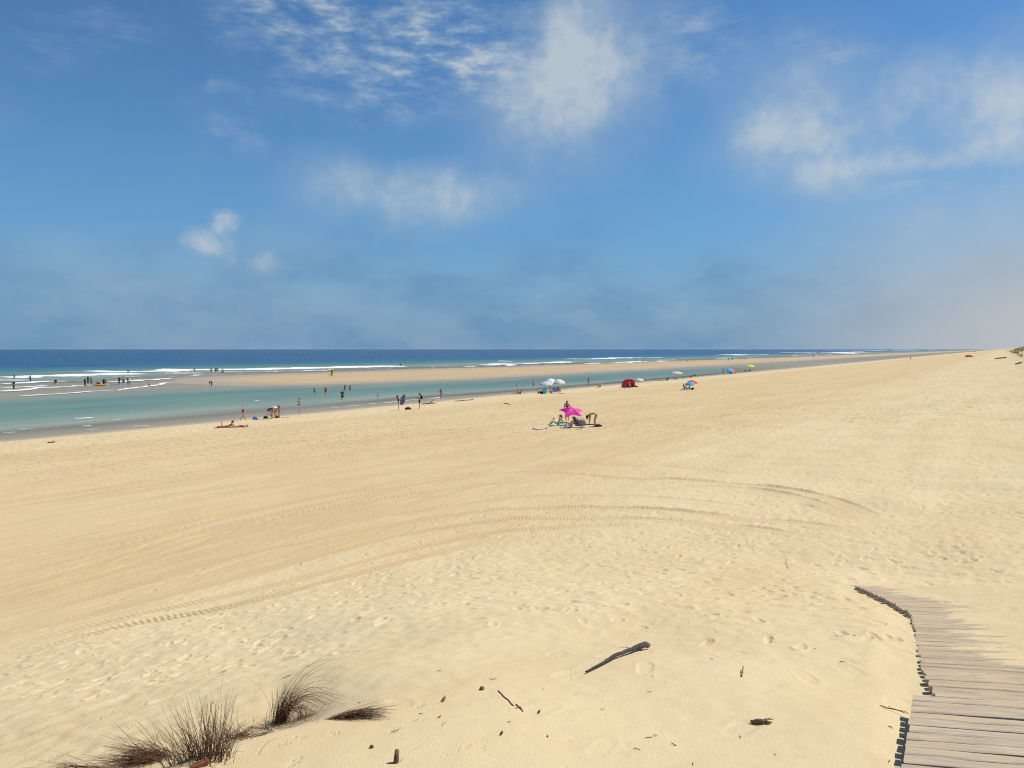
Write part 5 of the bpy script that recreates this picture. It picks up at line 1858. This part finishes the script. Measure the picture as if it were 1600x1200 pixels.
    parasol('pale grey parasol, leftmost of the three white parasols', (853, 613.5), 600.2, 2.1, gcan, (8, 0), .42)
    parasol('white dome parasol, middle of the three white parasols', (861, 611.5), 598.2, 2.3, wcan, (8, 0), .70)
    parasol('cream parasol, rightmost of the three white parasols', (873, 611), 598.2, 2.2, bcan, (6, 0), .62)
    G4 = 'people camping under the white parasols'
    person('person sitting at the left end of the white parasol camp', (841, 615.2), 1.7, 'sit_knees', deg(-100), 'tan', 'black', False, (('trunks', 'navy'),), G4)
    bag('dark blue bag beside the turquoise bodyboard', (846.5, 615.6), (.55, .4, .42), 0, CLOTH['navy'])
    p = gpt(851.2, 615.8)
    board('turquoise bodyboard standing upright under the white parasols', p + np.array([0, 0, .52]), (0, deg(-82), deg(92)), 1.06, .62, mat('board_turquoise', (.10, .52, .45), .5, .3, .06), .08, None, 'bodyboard', mat('board_turq_rim', (.04, .30, .27), .5), .85, False, 'bodyboard')
    person('person standing in the shade of the middle white parasol', (859.8, 612.4), 1.60, 'look_down', deg(200), 'fair', 'brown', False, (('shirt', 'white'), ('trunks', 'grey')), G4)
    person('person with brown skin sitting in front of the middle white parasol pole', (862.3, 615), 1.68, 'sit_knees', deg(120), 'tan', 'brown', False, (('trunks', 'tan'),), G4)
    chair('blue low beach chair under the cream parasol', gpt(867.3, 614.6), deg(190), CLOTH['blue'])
    person('person seated on the blue low beach chair', (866.8, 613.2), 1.68, 'sit_knees', deg(190), 'brown', 'black', False, (('trunks', 'blue'),), G4, loc=gpt(867, 614.3) + np.array([0, .1, .18]))
    chair('dark low beach chair at the camp\'s right end', gpt(873, 614), deg(215), CLOTH['charcoal'])
    person('person in black sitting on the dark low beach chair', (872.6, 613), 1.70, 'sit_knees', deg(215), 'tan', 'black', False, (('shirt', 'black'), ('trunks', 'black')), G4, loc=gpt(872.8, 613.7) + np.array([0, .1, .18]))
    towel('dark towel on the sand at the right end of the camp', (877.5, 615), .8, .5, .1, CLOTH['charcoal'])
    towel('white towel hanging to dry between the camp parasols', (856, 613.6), .5, .5, .1, CLOTH['white'])
    person('person in yellow shirt and white hat sitting alone by the water', (938.3, 605.4), 1.66, 'sit_knees', deg(80), 'tan', 'brown', False, (('shirt', 'yellow'), ('trunks', 'yellow')), None, hat='white')
    bag('white bag beside the yellow-shirted sitter', (934.2, 605.6), (.5, .35, .3), 0, CLOTH['white'])

    # ---- red tent and beyond
    red_tent()
    t_ = gpt(982.5, 605.9)
    person('person with white cap sitting in the red tent\'s opening', None, 1.66, 'sit_knees', deg(185), 'tan', 'black', False, (('shirt', 'grey'), ('trunks', 'charcoal')), None, loc=t_ + np.array([.1, -.35, 0]), hat='white')
    bag('dark bag on the sand at the red tent\'s left front corner', (976.5, 606), (.5, .3, .25), 0, CLOTH['charcoal'])
    bag('dark brown bag just right of the red tent', (994, 604.8), (.6, .4, .22), 0, mat('bag_brown', (.05, .03, .022), .8))
    parasol('low cream dome parasol behind the red tent', (999, 597.5), 594.6, 2.1, bcan, (0, 0), .45)
    parasol('pale pink parasol far off above the row of sunbathers', (1057, 592.5), 583.2, 3.0, mat('parasol_palepink', (.66, .50, .47), .8, .1, .05), (4, 0), .42)
    G5 = 'row of sunbathers on the berm beyond the red tent'
    for (u, v, kd, rz_, wr, lab) in [
            (1031, 595.4, 'prone', -80, (('briefs', 'tan'),), 'sunbather lying flat, leftmost of the row beyond the red tent'),
            (1043, 595.2, 'sit_knees', 80, (('shirt', 'black'), ('trunks', 'black')), 'sitter in black, second of the row beyond the red tent'),
            (1057, 593.3, 'sit', 85, (('trunks', 'tan'),), 'sitter under the pale pink parasol'),
            (1069.5, 591.2, 'back', -85, (('briefs', 'tan'),), 'sunbather lying on the back right of the pale pink parasol'),
            (1080, 590.2, 'sit_knees', 70, (('shirt', 'maroon'), ('trunks', 'black')), 'sitter in dark red behind the blue and red parasols'),
            (1086, 588.2, 'sit_knees', 100, (('trunks', 'black'),), 'sitter at the right end of the row beyond the red tent')]:
        person(lab, (u, v), 1.72, kd, deg(rz_), 'tan', 'brown', False, wr, G5)
    sky_blue = mat('parasol_sky_blue', (.05, .36, .72), .7, .2, .05); redc = mat('parasol_red', (.66, .055, .03), .7, .2, .06); yel = mat('parasol_yellow', (.80, .66, .03), .7, .2, .05)
    parasol('light blue parasol in front of the red one, standing nearer the camera', (1078, 608.6), 600.0, 1.55, sky_blue, (14, -8), .32)
    parasol('red parasol behind the nearer light blue one', (1082, 606.8), 597.6, 1.6, redc, (14, 6), .34)
    person('person lying under the nearer light blue parasol', (1073, 608.8), 1.70, 'prop', deg(-86), 'red', 'black', False, (('briefs', 'charcoal'),), 'people under the nearer blue and red parasols')
    person('person sitting in dark shirt under the red parasol', (1069, 607.4), 1.70, 'sit_knees', deg(-90), 'tan', 'black', False, (('shirt', 'charcoal'), ('trunks', 'grey')), 'people under the nearer blue and red parasols')
    towel('white towel under the nearer blue parasol', (1070.5, 609.6), 1.7, .9, .05, CLOTH['white'])
    bag('brown bag under the red parasol', (1082, 608.6), (.5, .35, .25), 0, mat('bag_brown', (.05, .03, .022)))
    towel('dark red towel right of the blue parasol pole', (1078, 609.3), .9, .5, 0, CLOTH['maroon'])
    person('sun-tanned person standing with raised arm left of the far tilted blue parasol', (1130, 584.6), 1.74, 'wave', deg(160), 'red', 'brown', False, (('briefs', 'crimson'),))
    parasol('far blue parasol tilted toward the camera beside the standing person', (1141, 584), 579.6, 2.5, sky_blue, (38, 18), .45)
    parasol('far red parasol leaning behind the tilted blue one', (1146, 583.4), 579.6, 2.4, redc, (24, 40), .4)
    person('person sitting in dark clothes under the far tilted blue parasol', (1142, 584.4), 1.72, 'sit_knees', deg(110), 'tan', 'black', False, (('shirt', 'black'), ('trunks', 'black')))
    parasol('yellow parasol, farthest right of the open parasols', (1172, 580.2), 572.6, 3.0, yel, (3, 0), .5)
    person('person sitting left under the yellow parasol', (1165, 580.8), 1.74, 'sit_knees', deg(110), 'brown', 'black', False, (('trunks', 'black'),), 'people under the yellow parasol')
    person('person in dark shirt sitting right under the yellow parasol', (1171.5, 580.3), 1.74, 'sit', deg(95), 'brown', 'black', False, (('shirt', 'charcoal'), ('trunks', 'black')), 'people under the yellow parasol')
    towel('dark towel left of the people under the yellow parasol', (1157, 581.4), 1.8, .9, 0, CLOTH['charcoal'])
    p = gpt(1205.8, 576.4)
    mb = MB(); mb.tube([(0, 0, -.2), (.03, 0, .6), (-.02, 0, .95)], .05, 6); mb.tube([(.03, 0, .55), (.28, 0, 1.1)], .04, 6)
    o = mb.build('forked_post', mat('post_grey', (.22, .20, .18), .8)); o.location = p
    tag(o, 'grey forked post on the crest right of the yellow parasol', 'post')

    # ---- on the sandbar and in the surf
    GB = 'people walking on the sandbar'
    p = gpt(518, 588.2)
    person('person on the sandbar carrying a yellow board overhead', (518.5, 588.2), 1.80, 'arms_up', deg(170), 'tan', 'black', False, (('wetsuit', 'neoprene'),), GB)
    u = p[1] / F
    board('yellow board carried overhead on the sandbar', p + np.array([-.1, 0, 1.80]), (deg(50), 0, deg(20)), 1.5, .55, mat('board_yellow', (.72, .50, .10), .5, .3, .1), .08)
    person('crouching child beside the yellow-board carrier on the sandbar', (516.3, 588.6), 1.1, 'bend', deg(80), 'fair', 'fair', False, (('shirt', 'yellow'),), GB)
    for (u_, v_, lab) in [(1138.4, 563.8, 'dark walker on the far sandbar, left of a pair'), (1144.4, 563.2, 'dark walker on the far sandbar, right of a pair'),
                          (1165.4, 561.6, 'lone dark walker on the far sandbar right of the pair'), (1271, 558.4, 'distant walker at the wet edge below the rocks'),
                          (1422.5, 563.0, 'lone distant walker on the empty beach at right')]:
        person(lab, (u_, v_), 1.75, 'walk', deg(random.choice((-60, 120))), 'tan', 'black', False, (('shirt', 'charcoal'), ('trunks', 'maroon' if u_ > 1400 else 'black')), GB if u_ < 1200 else 'lone walkers far along the beach')
    GS = 'surfers standing in the shallows at left'
    surf = [
        (132.8, 603.4, 'stand', 'surfer in black beside the cream surfboard, leftmost of the cluster'), (137.6, 599.2, 'hips', 'surfer in black at the back of the cluster with white boards'),
        (142.6, 601.2, 'look_down', 'surfer in black next to the pinkish board'), (186.4, 600.4, 'hold', 'surfer standing right beside the blue board'),
        (193, 601.4, 'stand', 'surfer in grey halfway between the blue board and the pair'), (200, 600.6, 'look_down', 'left one of the surfer pair standing right of the blue board'),
        (202.6, 601.6, 'stand', 'surfer with white top, right one of the pair'), (21.5, 608.4, 'hips', 'surfer in black standing by a white board near the left edge'),
        (86.5, 600.4, 'bend', 'surfer bending over a white board left of the cluster')]
    for (u_, v_, kd, lab) in surf:
        wr = (('wetsuit', 'neoprene'),)
        if 'grey' in lab:
            wr = (('rash', 'grey'), ('trunks', 'black'))
        if 'white top' in lab:
            wr = (('rash', 'white'), ('trunks', 'black'))
        person(lab, (u_, v_), 1.72, kd, deg(random.choice((100, -100, 170, 20))), 'tan', 'black', False, wr, GS, water=.35)
    person('child sitting in the wash right of the surfer pair', (233, 603.4), 1.35, 'stand', deg(60), 'tan', 'black', False, (('trunks', 'maroon'),), GS, water=.6, sink=.35)
    person('boy in dark suit crouching at the tip of the sandbar', (330.5, 603.2), 1.6, 'bend', deg(90), 'brown', 'black', False, (('wetsuit', 'neoprene'),), GS, water=.2)
    wb = mat('board_white', (.78, .76, .72)); cb = mat('board_cream', (.70, .58, .38), .5, .3, .05); pk = mat('board_pinkish', (.72, .60, .55), .5, .3, .05)

    def float_board(u_, v_, L, W, colr, rz_, lab, dz=-.01, **kw):
        q = hit(u_, v_, 0.0)
        return board(lab, (q[0], q[1], max(float(terrain(q[0], q[1])), 0) + dz), (0, 0, deg(rz_)), L, W, colr, kw.pop('T', .09), **kw)
    float_board(134, 604.6, 1.9, .55, cb, 6, 'cream surfboard floating before the leftmost clustered surfer')
    float_board(138.3, 601.4, 1.9, .55, wb, 4, 'white surfboard floating amid the surfer cluster')
    float_board(143.4, 603.2, 1.7, .55, pk, -20, 'pinkish white surfboard right of the white one')
    float_board(181, 601.4, 1.9, .75, mat('board_sky', (.07, .22, .62), .5, .3, .08), 30, 'blue foam surfboard left of the standing surfer', T=.14)
    float_board(20, 609.2, 1.8, .5, wb, 5, 'white surfboard beside the surfer near the left edge')
    float_board(90, 599.4, 1.9, .55, wb, -12, 'white surfboard under the bending surfer')
    float_board(324.3, 602.4, 1.5, .5, wb, 3, 'white board floating left of the sandbar tip')
    # inflatable yellow paddle raft with four on it
    q = hit(156, 602.6, 0.0)
    root = thing('inflatable_raft', 'yellow inflatable paddle raft carrying surfers in the shallows', 'raft', (q[0], q[1], -.04), deg(6))
    ym = mat('raft_yellow', (.70, .33, .02), .5, .35, .1)
    for s_ in (-1, 1):
        mb = MB(); mb.tube([(-1.05, s_ * .28, .30), (-.8, s_ * .40, .20), (0, s_ * .45, .16), (.8, s_ * .40, .20), (1.12, s_ * .22, .34)], [.10, .17, .18, .17, .09], 10)
        mb.build('side_tube', ym, root)
    mb = MB(); mb.tube([(-.98, 0, .14), (-.6, 0, .07), (.6, 0, .07), (1.02, 0, .16)], [.2, .42, .42, .2], 10, flat=.18); mb.build('floor', ym, root)
    for x in (-.4, .4):
        mb = MB(); mb.tube([(x, -.4, .2), (x, .4, .2)], .1, 8); mb.build('thwart', mat('raft_orange', (.60, .22, .02), .5), root)
    b0 = np.array([q[0], q[1], -.04])
    GR = 'surfers on the yellow raft'
    person('surfer sitting at the left end of the yellow raft', None, 1.6, 'paddle', deg(-80), 'tan', 'black', False, (('wetsuit', 'neoprene'),), GR, loc=b0 + [-.62, .05, .12])
    person('surfer sitting lower at the front of the yellow raft', None, 1.5, 'paddle', deg(180), 'tan', 'black', False, (('wetsuit', 'neoprene'),), GR, loc=b0 + [-.10, -.15, .08])
    person('surfer standing behind the yellow raft reaching left', None, 1.72, 'hold', deg(80), 'tan', 'black', False, (('wetsuit', 'neoprene'),), GR, loc=np.array([b0[0] + .30, b0[1] + .9, -.25]))
    person('surfer standing behind the yellow raft\'s right end', None, 1.70, 'stand', deg(100), 'tan', 'black', False, (('wetsuit', 'neoprene'),), GR, loc=np.array([b0[0] + .62, b0[1] + .9, -.25]))
    GF = 'bathers out in the breakers'
    for (u_, v_, sk_, lab) in [
            (22, 591.6, .5, 'surfer riding in the white water at the left edge'), (47.5, 596.3, .95, 'swimmer\'s head in the foam near the left edge'),
            (200, 583, .9, 'swimmer in the breaker above the surfer cluster'), (304, 580.6, .8, 'swimmer in the breaker left of the standing trio'),
            (330, 582.2, .15, 'taller dark bather, leftmost of the trio in the breakers'), (336.6, 581.2, .2, 'middle dark bather of the trio in the breakers'),
            (339.4, 581.2, .2, 'right dark bather of the trio in the breakers'), (346.2, 584.4, .3, 'pale bather, left of the pair just inside the breakers'),
            (348.6, 584.2, .3, 'pale bather, right of the pair just inside the breakers'), (625.5, 571.6, .3, 'lone surfer standing in the breaker off the sandbar'),
            (1005, 567, .6, 'lone bather in the white water off the far sandbar'), (1074, 566, .5, 'dark bather in the shallow wash beyond the pale pink parasol')]:
        pale = 'pale' in lab
        person(lab, (u_, v_), 1.8, 'hips' if sk_ < .4 else 'hold', deg(random.choice((90, -90, 180))), 'fair' if pale else 'brown', 'black', False,
               (('trunks', 'black'),) if pale else (('wetsuit', 'neoprene'),), GF, water=.4 + sk_ * .7, sink=0)
    # ---- far things: rocks in the surf, a red canopy, a white van on the beach
    rock_m = mat('wet_rock', (.035, .032, .03), .6, .4, .3, 2, bump=.05)
    for i, (u_, v_, L, hgt, lab) in enumerate([(1224, 553.2, 11, 1.0, 'low dark rock in the surf, left of two'), (1236, 552.9, 14, 1.2, 'long low dark rock in the surf, right of two')]):
        q = hit(u_, v_, 0.0)
        mb = MB(); mb.ellip((0, 0, 0), (L / 2, L / 2.5, hgt), 16, 8, None, .16)
        o = mb.build('surf_rock', rock_m); o.location = (q[0], q[1], -.2)
        tag(o, lab, 'rock', 'rocks in the far surf')
    p = gpt(1514, 558.0)
    root = thing('beach_shelter', 'distant low red beach shelter near the dune foot', 'tent', tuple(p), 0)
    mb = MB(); rr = 2.4
    mb.tube([(-rr, 0, .35), (-rr * .5, 0, .75), (rr * .3, 0, .8), (rr, 0, .3)], [.3, .75, .75, .25], 10, flat=.8); mb.build('shell', mat('shelter_red', (.62, .03, .02), .6, .2, .08), root)
    mb = MB(); mb.box((rr * .9, -.2, .15), (rr * 1.2, .9, .3)); mb.build('groundsheet', CLOTH['tan'], root)
    p = gpt(1522.4, 549.9)
    root = thing('white_van', 'tiny white van parked far along the beach', 'van', tuple(p), deg(-58))
    s3 = 1.0
    van_w = mat('van_white', (.78, .78, .76), .4, .4, .03)
    mb = MB(); mb.box((0, 0, 1.25), (4.6, 1.9, 1.5)); mb.box((2.6, 0, .85), (1.0, 1.86, .75)); mb.build('body', van_w, root, bevel=.12)
    mb = MB(); mb.box((1.9, 0, 1.55), (.9, 1.93, .5)); mb.build('window', CLOTH['black'], root)
    for x in (-1.5, 2.2):
        for y in (-.85, .85):
            mb = MB(); mb.tube([(x, y - .12, .36), (x, y + .12, .36)], .36, 14); mb.build('wheel', CLOTH['charcoal'], root)


gear_and_people()
finish_people()


# ------------------------------------------------------------------ grass on the far dunes
def far_dune_grass():
    R = np.random.default_rng(9)
    n = 7000
    s = 60 + 900 * R.random(n) ** 1.3
    t = -4.5 - 30 * R.random(n) ** 1.2
    keep = fbm(s / 14, t / 5, 3, 91) + 0.25 * sstep(-t, 5, 14) > 0.66
    s, t = s[keep], t[keep]
    x, y = xy_of(s, t)
    z = terrain(x, y)
    vs_ = []; fs_ = []
    for i in range(len(x)):
        h = R.uniform(.25, .6); w = R.uniform(.12, .32)
        a = R.uniform(0, math.pi)
        for q in range(3):
            b = a + q * 1.05
            c, d = math.cos(b) * w, math.sin(b) * w
            o = len(vs_)
            lx, ly = R.normal(0, .2, 2)
            vs_ += [(x[i] - c * .4, y[i] - d * .4, z[i] - .1), (x[i] + c * .4, y[i] + d * .4, z[i] - .1), (x[i] + c + lx, y[i] + d + ly, z[i] + h * .9), (x[i] + lx, y[i] + ly, z[i] + h * .6), (x[i] - c + lx, y[i] - d + ly, z[i] + h)]
            fs_ += [(o, o + 1, o + 3), (o + 1, o + 2, o + 3), (o, o + 3, o + 4)]
    me = bpy.data.meshes.new('dune_grass'); me.from_pydata(vs_, [], fs_); me.update()
    o = link('dune_grass', me, mat('marram', (.36, .32, .17), .8, .1, .25, .6, col2=(.24, .23, .11)))
    tag(o, 'tufts of green marram grass covering the far dunes at right', 'grass', kind='stuff')


far_dune_grass()


# ------------------------------------------------------------------ sea air
def haze():
    mb = MB()
    mb.box((0, 0, 2.6), (24400, 24400, 21.4))
    o = mb.build('haze', None)
    m = bpy.data.materials.new('sea_haze'); m.use_nodes = True
    k = NT(m.node_tree)
    out = k.n('ShaderNodeOutputMaterial'); v = k.n('ShaderNodeVolumePrincipled')
    v.inputs['Color'].default_value = (.93, .95, .98, 1)
    v.inputs['Density'].default_value = 0.000014
    v.inputs['Anisotropy'].default_value = 0.2
    k.link(v.outputs[0], out.inputs['Volume'])
    o.data.materials.append(m)
    tag(o, 'thin pale sea haze lying over the far beach', 'haze', kind='stuff')


haze()
